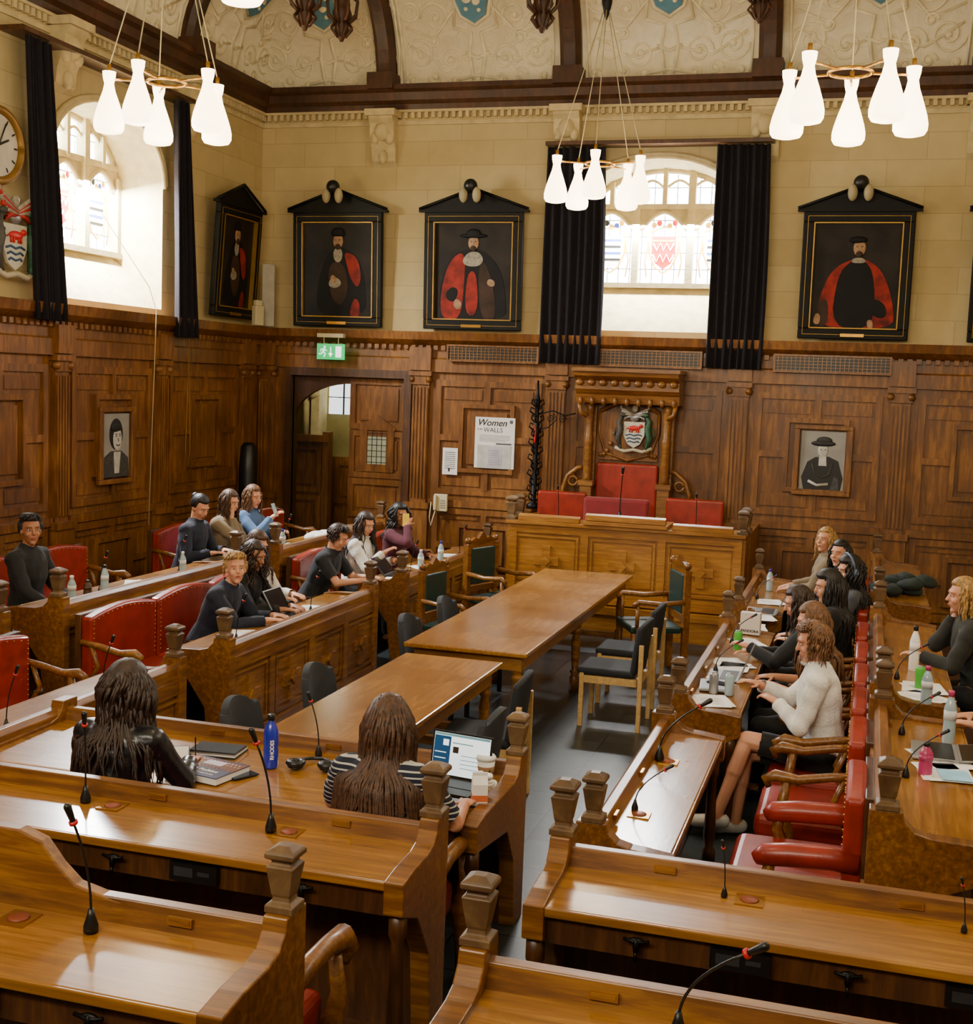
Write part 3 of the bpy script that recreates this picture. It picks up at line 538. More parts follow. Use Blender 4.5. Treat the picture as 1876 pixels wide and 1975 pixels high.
# ------------------------------------------------------------ hanging lamps
def chandelier(x,y,z=4.7,top=7.8,ang=0):
    r=thing('pendant_lamp','brass ring pendant with five glowing opal glass bell shades','pendant lamp',(x,y,z),ang,group='opal glass pendant clusters')
    m=M(); R=.39; m.tube([(.13*math.cos(2*pi*i/24),.13*math.sin(2*pi*i/24),0) for i in range(25)],.012,6)
    for i in range(5):
        a=2*pi*i/5; m.tube([(.12*math.cos(a),.12*math.sin(a),0),(R*math.cos(a),R*math.sin(a),0)],.008,6)
        m.tube([(R*math.cos(a),R*math.sin(a),.0),(R*math.cos(a),R*math.sin(a),.1)],.014,8)
    m.obj('ring_frame',brass,r)
    m=M(); tz=1.35
    for i in range(5):
        a=2*pi*i/5; m.tube([(R*math.cos(a),R*math.sin(a),.09),(.02*math.cos(a),.02*math.sin(a),tz)],.0045,5)
    m.obj('suspension_cord',P('cord_cream','#a89a70',.7),r)
    m=M(); m.lathe([(.02,.1),(.05,.07),(.045,.02),(.02,-.08),(.005,-.12)],(0,0,tz+.02),16); m.tube([(0,0,tz+.1),(0,0,top-z)],.012,6)
    for q in range(12): m.ell((0,0,tz+.18+q*.09),(.022,.008,.035),0,8,6)
    m.obj('ceiling_rose_chain',blackiron,r)
    for i in range(5):
        a=2*pi*i/5; s=M(); s.lathe([(.046,.07),(.042,.03),(.032,-.01),(.042,-.06),(.07,-.14),(.095,-.22),(.105,-.27),(.103,-.31),(.088,-.335),(.05,-.345),(.02,-.345)],(R*math.cos(a),R*math.sin(a),-.02),24)
        s.obj('lamp_shade',lampm,r)
    l=bpy.data.lights.new('lamp_light','POINT'); l.energy=44; l.color=(1,.82,.58); l.shadow_soft_size=.3; lo=bpy.data.objects.new('lamp_light',l); COL.objects.link(lo); lo.parent=r; lo.location=(0,0,-.6)
    return r
chandelier(-4.81,8.05,ang=.99,z=4.69); chandelier(-2.47,11.5,ang=1.05); chandelier(-.25,8.3,ang=pi/2,z=4.67); chandelier(-2.69,5.1,ang=.8,z=4.745)
# ------------------------------------------------------------ desks
def frontpanels(m,L,n,z0,z1,y=0,sgn=1):
    m.box(0,L,min(y-.03*sgn,y),max(y-.03*sgn,y),z0,z1); w=L/n
    def bx(a,b,t,c,e): m.box(a,b,min(y,y+t*sgn),max(y,y+t*sgn),c,e)
    bx(0,L,.03,z0,z0+.12); bx(0,L,.025,z1-.09,z1); bx(0,L,.04,z0,z0+.06)
    for i in range(n+1):
        c=min(max(i*w,.04),L-.04); bx(c-.04,c+.04,.025,z0,z1)
    for i in range(n):
        a=i*w+.07; b=(i+1)*w-.07; cx=(a+b)/2; zb=z0+.17; zt=z1-.14; cz=(zb+zt)/2
        for (p,q,c,e) in ((a,b,zb-.02,zb),(a,b,zt,zt+.02),(a,a+.02,zb,zt),(b-.02,b,zb,zt)): bx(p,q,.018,c,e)
        bx(a+.04,b-.04,.008,zb+.03,zt-.03)
        bx(cx-.045,cx+.045,.028,cz-.17,cz+.17); bx(cx-.14,cx+.14,.028,cz-.045,cz+.045); m.prism([(cx-.06,cz),(cx,cz-.06),(cx+.06,cz),(cx,cz+.06)],y,y+.05*sgn,'y')
post=[(.05,0),(.05,.025),(.032,.035),(.03,.05),(.034,.06),(.047,.145),(.049,.155),(.035,.165),(.035,.175),(.053,.185),(.053,.2),(.045,.208),(.02,.222)]
def newel(par,x,y,z,s=.95):
    m=M(); m.lathe([(a*s,b*s) for a,b in post],(x,y,z),4,0,False,pi/4); m.obj('newel_post',greywood,par,bev=.003)
def desk(L,loc,rz,n=3,label='carved oak council desk with upstand and square newel posts',posts=(1,1),sock=(),locks=(),units=(),depth=.45,ps=.95):
    r=thing('council_desk',label,'desk',loc,rz,group='carved oak council desks'); D=depth
    m=M(); m.prism([(-D,.715),(-D,.738),(-.05,.75),(-.05,.72)],.02,L-.02,'x'); m.box(.02,L-.02,-D-.012,-D,.705,.738); m.obj('desktop',oaktop,r,bev=.004)
    m=M(); m.prism([(-.075,.745),(-.055,.82),(-.01,.82),(.012,.79),(.012,.7),(-.05,.7)],.0,L,'x'); m.obj('upstand',oak,r,bev=.004)
    m=M(1); frontpanels(m,L,n,0,.71,0,1); m.obj('front_panel',oak,r)
    m=M(); m.box(.05,L-.05,-D+.02,-D+.05,.6,.71); m.box(.05,L-.05,-.1,-.05,.0,.7); m.obj('fascia',oakdk,r)
    for x0 in (0,L-.07):
        m=M(); m.prism([(-D-.02,.62),(-D-.02,.745),(-D+.1,.76),(-.2,.765),(-.14,.78),(-.1,.82),(-.09,.86),(.04,.86),(.04,0),(-.12,0),(-.16,.35),(-.3,.55)],x0-.004,x0+.074,'x'); m.obj('end_panel',oak,r,bev=.005)
        m=M(); xc=x0+.035; m.lathe([(.04,0),(.04,.08),(.025,.1),(.035,.16),(.03,.3),(.024,.5),(.035,.53),(.035,.62)],(xc,-D+.04,0),12); m.obj('turned_leg',oakdk,r)
    for i,x0 in enumerate((.035,L-.035)):
        if posts[i]: newel(r,x0,-.03,.86,ps)
    for x in sock:
        m=M(); m.box(x-.05,x+.05,-.2,-.1,.745,.752); m.ell((x,-.15,.753),(.035,.035,.008),1,12,6); m.obj('power_socket',[brass,P('socket_red','#7d3a22',.4)],r)
    for x in [L*(i+.5)/max(1,round(L/.75)) for i in range(max(1,round(L/.75)))]:
        m=M(); m.box(x-.04,x+.04,-.078,-.066,.775,.8); m.box(x-.034,x+.034,-.08,-.075,.78,.796,1); m.obj('card_holder',[brass,oak],r)
    for x in locks:
        m=M(); m.ell((x,-D-.005,.67),(.03,.01,.012),0,8,6); m.ell((x,-D-.01,.65),(.012,.012,.03),0,8,6); m.tube([(x-.045,-D-.01,.675),(x,-D-.01,.665),(x+.045,-D-.01,.675)],.006,6); m.tube([(x,-D-.01,.64),(x,-D-.02,.6)],.007,6); m.obj('drawer_pull',blackiron,r)
    for x in units:
        m=M(); m.box(x-.1,x+.1,-D-.012,-D+.03,.62,.69,0); m.box(x-.08,x+.0,-D-.014,-D-.012,.64,.675,1); m.box(x+.02,x+.07,-D-.014,-D-.012,.65,.665,1); m.obj('voting_unit',[black,P('panel_grey','#2c2e33',.3)],r)
    return r
hp=pi/2
for (fx,z) in ((-4.2,0),(-5.55,.18)):
    desk(2.2,(fx,7.3,z),-hp,3,posts=(1,0)); desk(2.8,(fx,10.7,z),-hp,4); desk(2.95,(fx,14.4,z),-hp,4)
desk(2.05,(-1.05,5.2,0),hp,3,sock=(.5,1.4),depth=.36); desk(2.9,(-1.05,7.72,0),hp,4,depth=.4); desk(2.3,(-1.05,11.45,0),hp,3,depth=.4)
desk(2.1,(.14,5.3,.18),hp,3); desk(2.9,(.14,7.72,.18),hp,4); desk(2.95,(.14,11.45,.18),hp,4)
desk(2.7,(-4.25,6.08,0),0,4,depth=.8,posts=(0,1),sock=(.6,),label='wide oak council desk with laptop, books and bottles on top')
desk(3.3,(-4.8,4.65,.15),0,4,sock=(1.9,2.7),locks=(2.1,2.9),units=(2.45,))
desk(2.6,(-1.05,4.65,.15),0,4,sock=(.75,),locks=(.4,1.1),units=(.75,1.5))
desk(2.8,(-4.3,3.3,.3),0,4,sock=(1.95,),locks=(2.4,),units=(2.0,),ps=.88)
desk(2.4,(-.98,3.3,.3),0,3,sock=(.7,),locks=(.5,),units=(1.0,),ps=.88)
m=M(); m.prism([(-4.3,1.1),(-4.3,1.285),(-2.42,1.285),(-2.34,1.26),(-2.28,1.19),(-2.22,1.14),(-2.1,1.115),(-2.0,1.1)],3.24,3.29,'y'); tag(m.obj('scrolled_back_board',oak,bev=.006),'raised oak back board with scrolled end above the desk','back board')
# ------------------------------------------------------------ tables
T1=wood('table_oak','#683f0c','#865718','#a06f26',.26,(16,1.3,14),.5,.18)
def table(x0,x1,y0,y1,h,label,legs):
    r=thing('conference_table',label,'table',((x0+x1)/2,(y0+y1)/2,0)); w=(x1-x0)/2; l=(y1-y0)/2
    M().box(-w,w,-l,l,h-.035,h).obj('tabletop',T1,r,bev=.008)
    m=M(1); m.box(-w+.06,w-.06,-l+.08,-l+.11,h-.15,h-.04); m.box(-w+.06,w-.06,l-.11,l-.08,h-.15,h-.04); m.box(-w+.06,-w+.09,-l+.08,l-.08,h-.15,h-.04); m.box(w-.09,w-.06,-l+.08,l-.08,h-.15,h-.04); m.obj('apron',oak,r)
    for sx in (-1,1):
        for yy in legs:
            q=M(); x=sx*(w-.1); q.lathe([(.045,h-.04),(.045,h-.17),(.03,h-.18),(.045,h-.2),(.045,h-.22),(.03,h-.24),(.042,h-.32),(.036,.3),(.028,.2),(.045,.18),(.03,.15),(.045,.13),(.045,0)][::-1],(x,yy*l,0),14); q.obj('leg',oak,r)
    for yy in (-1,1):
        q=M(); q.box(-w+.1,w-.1,yy*(l-.12)-.03,yy*(l-.12)+.03,.1,.16); q.obj('stretcher',oak,r)
table(-3.22,-2.27,8.82,13.15,.76,'long polished oak table with turned legs',(-.94,-.02,.94))
table(-3.14,-2.4,6.22,8.66,.72,'lower polished oak table butting against the long table',(-.92,.92))
# ------------------------------------------------------------ seating
def bench(L,loc,rz,n,label='red leather bench with studded backs and wooden arms',arms=True,backh=.95,padded=False,name='leather_bench'):
    r=thing(name,label,'bench' if name=='leather_bench' else 'armchair',loc,rz,group='red leather benches' if name=='leather_bench' else 'red leather armchairs'); w=L/n
    m=M(); m.box(0,L,.02,.45,.12,.33); m.box(0,L,-.06,-.01,.0,backh-.03); m.obj('bench_frame',oakdk,r,bev=.006)
    for i in range(n):
        m=M(); m.box(i*w+.01,(i+1)*w-.01,.03,.54 if not padded else .6,.31,.46); m.obj('seat',leather,r,bev=.05,seg=4)
        m=M(); a=i*w+.012; b=(i+1)*w-.012
        pr=[(a,.42),(b,.42),(b,backh-.05)]+[(b-(b-a)*k/8,backh-.05+.05*math.sin(pi*k/8)) for k in range(1,8)]+[(a,backh-.05)]
        m.prism(pr,-.02,.075,'y'); m.obj('backrest',leather,r,bev=.025,seg=4)
        m=M()
        for k in range(15):
            t=k/14; m.ell((a+.03+(b-a-.06)*t,.076,backh-.08+.05*math.sin(pi*t)),.006,0,6,4)
        for k in range(11):
            for q in (a+.03,b-.03): m.ell((q,.076,.5+.035*k),.006,0,6,4)
        o=m.obj('brass_studs',brass,r); o['kind']='stuff'
    if arms:
        for x in ([.03,L-.03] if name!='leather_bench' else [0,L]):
            m=M()
            if padded: m.tube([(x,.0,.6),(x,.12,.61),(x,.3,.6),(x,.42,.585),(x,.46,.56)],[.052,.056,.056,.052,.03],12,0); m.obj('armrest',leather,r)
            else: m.tube([(x,0,.72),(x,.15,.7),(x,.32,.665),(x,.44,.675),(x,.49,.65),(x,.47,.61)],[.022,.024,.026,.034,.028,.016],10,0); m.obj('armrest',oak,r)
            m=M(); m.tube([(x,.38,.6 if padded else .65),(x,.4,.5),(x,.35,.38),(x,.4,.12),(x,.42,0)],[.025,.03,.035,.028,.03],8)
            if not padded: m.tube([(x,.08,.7),(x,.14,.55),(x,.07,.44)],.018,6)
            m.obj('arm_support',oak,r)
    return r
bench(2.2,(-5.38,7.25,0),-hp,2); bench(2.75,(-5.38,10.68,0),-hp,3); bench(2.9,(-5.38,14.35,0),-hp,3)
bench(2.2,(-6.85,7.25,.18),-hp,2); bench(2.75,(-6.85,10.1,.18),-hp,3); bench(2.9,(-6.85,14.2,.18),-hp,3)
bench(.7,(.08,5.83,0),hp,1,'wide red leather armchair with padded leather arms',padded=True,name='leather_armchair')
a1=bench(.64,(.08,6.8,0),hp,1,'red leather armchair with scrolled oak arms',name='leather_armchair')
for y in (7.56,8.3,9.1,9.95,11.05,11.95,12.75): dup(a1,(.08,y,0),hp)
bench(2.1,(1.5,5.3,.18),hp,2); bench(2.9,(1.5,7.72,.18),hp,3)
bench(2.2,(-4.0,4.75,0),0,3,arms=False,backh=.8)
for (x,y,z) in ((-1.62,3.5,.15),(-1.62,4.95,0.0),(-1.62,2.2,.3)):
    r=thing('bench_end','scrolled oak bench arm with red leather seat edge','bench',(x,y,z),group='bench ends')
    m=M(); m.tube([(0,.0,.62),(0,.12,.66),(0,.3,.66),(0,.42,.64),(0,.46,.59),(0,.42,.55)],[.03,.035,.035,.045,.045,.025],12,0); m.obj('armrest',oak,r)
    m=M(); m.tube([(0,.36,.6),(0,.4,.45),(0,.33,.35),(0,.36,.12),(0,.38,0)],[.025,.03,.04,.025,.03],8,0); m.obj('arm_support',oak,r); M().box(-.35,-.05,.0,.4,.3,.46).obj('seat',leather,r,bev=.04,seg=4); M().box(-.35,-.02,-.08,.0,0,.74).obj('back_panel',oakdk,r)
def chair(loc,rz,kind):
    if kind=='grey':
        r=thing('upholstered_chair','dark grey fabric chair tucked at the table','chair',loc,rz,group='grey fabric chairs'); F_,Wd=greyf,black
    else:
        r=thing('wooden_chair','pale beech chair with dark upholstered seat and back','chair',loc,rz,group='beech chairs'); F_,Wd=navyf,pale
    M().box(-.23,.23,-.2,.26,.42,.48).obj('seat',F_,r,bev=.025,seg=3)
    m=M(); n=10; pts=[]
    for j in range(7):
        z=(.5 if kind=='grey' else .46)+(.34 if kind=='grey' else .42)*j/6
        for i in range(n+1):
            u=-1+2*i/n; hw=.235*(1-(.22 if kind=='grey' else .05)*(j/6)**4); pts.append((u*hw,-.25-.05*j/6+.05*u*u,z-(.06*u*u if j==6 else 0)))
    m.add(pts,[(j*(n+1)+i,j*(n+1)+i+1,(j+1)*(n+1)+i+1,(j+1)*(n+1)+i) for j in range(6) for i in range(n)],0,True); o=m.obj('backrest',F_,r); s=o.modifiers.new('s','SOLIDIFY'); s.thickness=.045; b=o.modifiers.new('b','BEVEL'); b.width=.018; b.segments=3
    for sx in (-1,1):
        for sy in (-1,1):
            m=M()
            if sy<0 and kind!='grey': m.box(sx*.235-.018,sx*.235+.018,-.27,-.235,0,.7)
            else: m.box(sx*.21-.018,sx*.21+.018,sy*.22-.018,sy*.22+.018,0,.44)
            m.obj('leg',Wd,r,bev=.004)
    m=M(1); m.box(-.2,.2,.2,.23,.36,.415); m.box(-.2,.2,-.24,-.21,.36,.415); m.box(-.22,-.2,-.22,.22,.36,.415); m.box(.2,.22,-.22,.22,.36,.415); m.obj('seat_rail',Wd,r)
    return r
g0=chair((-3.16,6.55,0),-hp,'grey')
for x,y in ((-3.12,7.55),(-3.2,9.5),(-3.2,10.45)): dup(g0,(x,y,0),-hp)
w0=chair((-1.85,10.05,0),hp,'w')
dup(w0,(-1.87,10.85,0),hp); dup(w0,(-2.25,7.75,0),hp+.1); dup(g0,(-2.2,6.95,0),hp)
def carver(loc,rz):
    r=thing('carved_armchair','ornate carved oak armchair with green leather back','chair',loc,rz,group='carved armchairs')
    M().box(-.27,.27,-.22,.28,.42,.49).obj('seat',green,r,bev=.02); M().box(-.2,.2,-.27,-.22,.6,.98).obj('backrest',green,r,bev=.015)
    m=M()
    for s in (-1,1): m.box(s*.24-.03,s*.24+.03,-.29,-.23,0,1.02); m.ell((s*.24,-.26,1.06),.035,0,8,6)
    m.prism([(-.24,.98),(.24,.98),(.2,1.06),(.12,1.09),(.08,1.07),(0,1.14),(-.08,1.07),(-.12,1.09),(-.2,1.06)],-.28,-.24,'y'); m.box(-.24,.24,-.28,-.24,.52,.58); m.obj('carved_back_frame',oak,r)
    for s in (-1,1):
        m=M(); m.tube([(s*.26,-.24,.72),(s*.28,0,.7),(s*.28,.22,.72),(s*.28,.27,.68)],.025,8); m.tube([(s*.27,.22,.7),(s*.27,.22,.45)],.02,8); m.obj('armrest',oak,r)
        m=M(); m.lathe([(.03,0),(.02,.05),(.035,.15),(.02,.25),(.03,.42)],(s*.24,.24,0),10); m.obj('leg',oak,r)
    return r
c0=carver((-3.6,12.75,0),-hp-.35); dup(c0,(-1.88,12.05,0),hp+.45); dup(c0,(-3.62,11.3,0),-hp-.2,scale=.92)
# ------------------------------------------------------------ rostrum
rx0,rx1,ry=-3.8,-1.22,13.8
m=M(1); m.box(rx0-.1,rx1+.15,ry-.22,15.44,0,.3); m.box(rx0-.1,rx1+.15,ry-.24,ry-.2,.24,.32); m.box(rx0,rx1,ry+.5,15.44,.3,.41)
for x in (rx0,rx1): m.box(x-.04,x+.04,ry+.46,15.44,.3,1.16)
trimobj(55,m,oakrost)
r=thing('rostrum','raised oak rostrum desk with carved cross panels','rostrum',(0,0,.32))
t=M(1); frontpanels(t,rx1-rx0,3,0,.83,0,-1); t.obj('front_panel',oakrost,r,loc=(rx0,ry,0))
Z0=-.32
m=M(); m.box(rx0-.04,rx1+.04,ry-.06,ry+.45,1.15+Z0,1.19+Z0); m.box(rx0+.85,rx1-.8,ry-.09,ry+.45,1.191+Z0,1.235+Z0); m.prism([(ry-.05,1.19+Z0),(ry-.05,1.25+Z0),(ry+.0,1.27+Z0),(ry+.02,1.19+Z0)],rx0+.1,rx0+.8,'x'); m.prism([(ry-.05,1.19+Z0),(ry-.05,1.25+Z0),(ry+.0,1.27+Z0),(ry+.02,1.19+Z0)],rx1-.75,rx1-.1,'x'); m.prism([(ry-.08,1.24+Z0),(ry-.08,1.3+Z0),(ry-.03,1.32+Z0),(ry-.01,1.24+Z0)],rx0+.87,rx1-.82,'x'); m.obj('rostrum_top',oakrost,r,bev=.005)
for x in (rx0,rx1):
    M().box(x-.035,x+.035,ry+.01,ry+.45,0,1.14+Z0).obj('side_panel',oakrost,r); newel(r,x,ry+.03,1.19+Z0,1.2); newel(r,x,ry+.4,1.19+Z0,1.2)
r=thing('canopied_throne','carved oak canopied chair with red leather back','throne',(-2.77,15.25,.42))
for s in (-1,1):
    m=M(1); x=s*.47; m.box(x-.07,x+.07,-.16,.12,0,1.1); m.box(x-.09,x+.09,-.18,.12,1.1,1.16); m.lathe([(.06,0),(.045,.05),(.055,.1),(.05,.45),(.06,.5),(.045,.55),(.055,.85),(.075,.93)],(x,-.08,1.16),8); m.box(x-.07,x+.07,-.02,.12,1.1,2.1); m.obj('pilaster',oak,r)
m=M(1); m.box(-.5,.5,.05,.12,.4,2.15); m.box(-.36,.36,-.0,.05,1.42,2.0); m.tube([(-.36,0,2.0),(-.2,0,2.09),(0,-.01,2.12),(.2,0,2.09),(.36,0,2.0)],.03,6); m.tube([(-.36,0,2.0),(-.36,0,1.75),(-.28,0,1.5),(0,0,1.42),(.28,0,1.5),(.36,0,1.75),(.36,0,2.0)],.022,6)
for s in (-1,1):
    for q in range(5): m.ell((s*(.33-.04*q),-.02,1.48-.015*q+.02*q*q),(.03,.02,.03),0,8,6)
m.obj('carved_back',oakwall,r)
m=M(1); m.prism([(.15,2.1),(-.2,2.1),(-.22,2.2),(-.28,2.26),(-.28,2.36),(-.38,2.42),(-.4,2.5),(.15,2.5)],-.62,.62,'x'); m.box(-.64,.64,-.42,.15,2.47,2.51)
for i in range(9): m.ell((-.56+i*.14,-.31,2.34),(.05,.03,.04),0,8,6); m.ell((-.56+i*.14,-.22,2.12),(.03,.03,.05),0,8,6)
for s in (-1,1): m.tube([(s*.58,-.2,2.1),(s*.56,-.2,1.98),(s*.48,-.18,1.94)],.03,6)
m.obj('canopy',oak,r)
M().box(-.38,.38,-.02,.06,.45,1.38).obj('backrest',leather,r,bev=.03,seg=3)
M().box(-.38,.38,-.4,.0,.3,.45).obj('seat',leatherd,r,bev=.04,seg=3)
M().box(-.4,.4,-.38,.05,0,.3).obj('seat_base',oakdk,r)
M().box(-.4,.38,-.56,-.46,.3,1.0).obj('velvet_cushion',leatherd,r,bev=.04,seg=3)
for s in (-1,1):
    m=M(1); x=s*.6; m.tube([(x-s*.06,-.05,1.32),(x,-.05,1.3),(x+s*.12,-.05,1.2),(x+s*.17,-.05,1.05),(x+s*.17,-.05,.9)],.028,8); m.tube([(x+s*.05+.055*math.cos(2*pi*i/12),-.05,1.14+.055*math.sin(2*pi*i/12)) for i in range(13)],.016,6); m.box(min(x-s*.06,x+s*.2),max(x-s*.06,x+s*.2),-.08,.0,.3,1.0); m.obj('side_scroll',oak,r)
crest((-2.69,15.18,2.22),0,.74,'painted coat of arms with red ox on the canopied chair')
for x,w in ((-3.5,.3),(-1.9,.34)):
    r=thing('side_armchair','red leather chair behind the rostrum','chair',(x,15.05,.42),pi,group='rostrum side chairs')
    M().box(-w,w,0,.08,.35,1.02).obj('backrest',leather,r,bev=.03,seg=3); M().box(-w,w,.0,.42,.3,.42).obj('seat',leather,r,bev=.03,seg=3); M().box(-w,w,.02,.4,0,.3).obj('seat_base',oakdk,r)
r=thing('wrought_iron_stand','ornate black wrought iron stand with scrolled arm','iron stand',(-3.88,15.1,1.3))
m=M(); m.lathe([(.09,0),(.09,.05),(.03,.08),(.04,.4),(.025,.45),(.045,.55),(.03,.6),(.04,.9),(.05,.95),(.025,1.0),(.03,1.25),(.045,1.3),(.018,1.4),(.012,1.56)],(0,0,-.1),10)
for q_ in range(13):
    z=.0+q_*.095
    for q in range(3):
        a=q*2*pi/3+q_*1.1; m.tube([(.03*math.cos(a),.03*math.sin(a),z),(.09*math.cos(a),.09*math.sin(a),z+.04),(.075*math.cos(a),.075*math.sin(a),z+.09),(.04*math.cos(a),.04*math.sin(a),z+.07)],.01,5)
m.obj('stand_column',blackiron,r)
m=M(); m.tube([(0,0,1.05),(.2,0,1.1),(.35,0,1.05),(.48,0,1.08)],.009,6); m.tube([(0,0,.85),(.15,0,.9),(.25,0,1.0),(.2,0,1.07)],.008,6)
for cx in (.17,.32): m.tube([(cx+.05*(1-i/16)*math.cos(i*.7),0,1.0+.05*(1-i/16)*math.sin(i*.7)) for i in range(16)],.006,5)
m.obj('scrolled_arm',blackiron,r); M().lathe([(.008,0),(.014,.05),(.014,.12),(.008,.2)],(0,-.06,.7),10).obj('red_ornament',redpl,r)
m=M(); m.box(-.12,.1,-.14,.14,0,1.12); m.box(-.14,.12,-.17,.17,1.12,1.2); tag(m.obj('pedestal',oak,loc=(-3.98,15.1,0),bev=.01),'square oak pedestal under the wrought iron stand','pedestal')
m=M(); m.lathe([(.1,0),(.11,.1),(.12,1.3),(.1,1.6),(.06,1.65)],(0,0,0),12); tag(m.obj('speaker_column',black,loc=(-7.62,14.85,.18)),'tall black covered loudspeaker standing by the doorway','speaker')
# ------------------------------------------------------------ microphones
def mic(loc,rz,h=.36,bend=.06):
    r=thing('gooseneck_microphone','slender black gooseneck microphone with red ring on a desk','microphone',loc,rz,group='gooseneck microphones'); m=M(); m.lathe([(.022,0),(.022,.02),(.012,.05),(.008,.07)],(0,0,0),12); m.obj('base',black,r)
    pts=[(0,-bend*(i/10)**2,.05+h*.82*i/10) for i in range(11)]; m=M(); m.tube(pts,.0042,6); m.obj('gooseneck',black,r)
    p=Vector(pts[-1]); dd=(p-Vector(pts[-2])).normalized(); m=M(); m.cap(p,.008,p+dd*.055,.012); m.obj('microphone_head',black,r); m=M(); m.tube([p-dd*.004,p+dd*.006],.0135,10); m.obj('red_ring',redpl,r); return r
m0=mic((-3.03,4.5,.9),.5)
m1=mic((-.37,3.15,1.05),1.3,.27,.17)
for (x,y,z,a,s) in ((-2.17,4.48,.9,-.9,1.05),(-2.1,3.15,1.05,-.4,1),(-2.62,5.95,.75,-.7,.85),(-.39,4.5,.9,-.3,.55),(.42,4.5,.9,-.6,.5),
   (-4.33,5.7,.75,1.6,.9),(-4.33,6.6,.75,1.6,.9),(-4.33,8.3,.75,1.6,.9),(-4.33,9.6,.75,1.6,.9),(-5.68,8.6,.93,1.6,.9),(-5.68,9.8,.93,1.6,.9),(-4.33,12,.75,1.6,.9),(-5.68,11.9,.93,1.6,.9),(-4.33,13.6,.75,1.6,.9),(-3.3,14.0,1.19,0,1),(-2.6,14.0,1.235,.3,1.5),(-1.75,14.0,1.19,0,1)):
    dup(m0,(x,y,z),a,scale=s)
for (x,y,z,a,s) in ((-.93,5.75,.75,1.7,.75),(-.95,6.6,.75,1.6,1.15),(-.92,8.9,.75,1.6,.8),(-.92,10,.75,1.6,.8),(-.92,12.3,.75,1.6,.8),(.27,6.2,.93,1.6,.8),(.27,7,.93,1.6,.8),(.27,8.4,.93,1.6,.8)): dup(m1,(x,y,z),a,scale=s)
# ------------------------------------------------------------ people
def remesh(m,vox,it=2):
    me=m.mesh('tmp',[]) ; o=bpy.data.objects.new('tmp',me); COL.objects.link(o)
    q=o.modifiers.new('r','REMESH'); q.mode='VOXEL'; q.voxel_size=vox; s=o.modifiers.new('s','SMOOTH'); s.factor=.5; s.iterations=it
    out=bpy.data.meshes.new_from_object(o.evaluated_get(bpy.context.evaluated_depsgraph_get())); bpy.data.objects.remove(o); return out
def ik(S,T,l1,l2,pole):
    D=T-S; L=D.length
    if L>(l1+l2)*.985: D=D*((l1+l2)*.985/L); L=D.length; T=S+D
    a=(l1*l1-l2*l2+L*L)/(2*L); h=math.sqrt(max(0,l1*l1-a*a)); dn_=D.normalized(); p=pole-dn_*pole.dot(dn_); p.normalize()
    return S+dn_*a+p*h,T
stripem,t_,b_=nt('striped_jersey'); tc=t_.nodes.new('ShaderNodeTexCoord'); sp=t_.nodes.new('ShaderNodeSeparateXYZ'); t_.links.new(tc.outputs['Object'],sp.inputs[0]); mu=nd(t_,'ShaderNodeMath',operation='MULTIPLY'); mu.inputs[1].default_value=2*pi/.024; t_.links.new(sp.outputs[2],mu.inputs[0]); si=nd(t_,'ShaderNodeMath',operation='SINE'); t_.links.new(mu.outputs[0],si.inputs[0]); rr=ramp(t_,si.outputs[0],[(.6,hx('#10152a')),(.68,hx('#b3b1ac'))]); t_.links.new(rr.outputs[0],b_.inputs['Base Color']); b_.inputs['Roughness'].default_value=.85
def cloth(n,c,**k): return P(n,c,k.pop('rough',.85),bump=.5,bscale=k.pop('bs',16),sheen=.05,**k)
cBlack=cloth('black_cloth','#0b0b0d'); cNavy=cloth('navy_cloth','#11162a'); cChar=cloth('charcoal_knit','#15171d'); cWhite=cloth('white_knit','#dedbd4',bs=70); cBeige=cloth('beige_cloth','#7c6d56'); cBurg=cloth('burgundy_knit','#4a1020'); cLeath=cloth('black_leather','#0a0a12',rough=.3); cOlive=cloth('dark_olive_cloth','#1e1e18'); cGrey=cloth('grey_cloth','#4a4e58'); cBlue=cloth('blue_denim','#4a6890'); shoeW=P('white_shoe','#c9c7c2',.6); shoeB=P('black_shoe','#141414',.5)
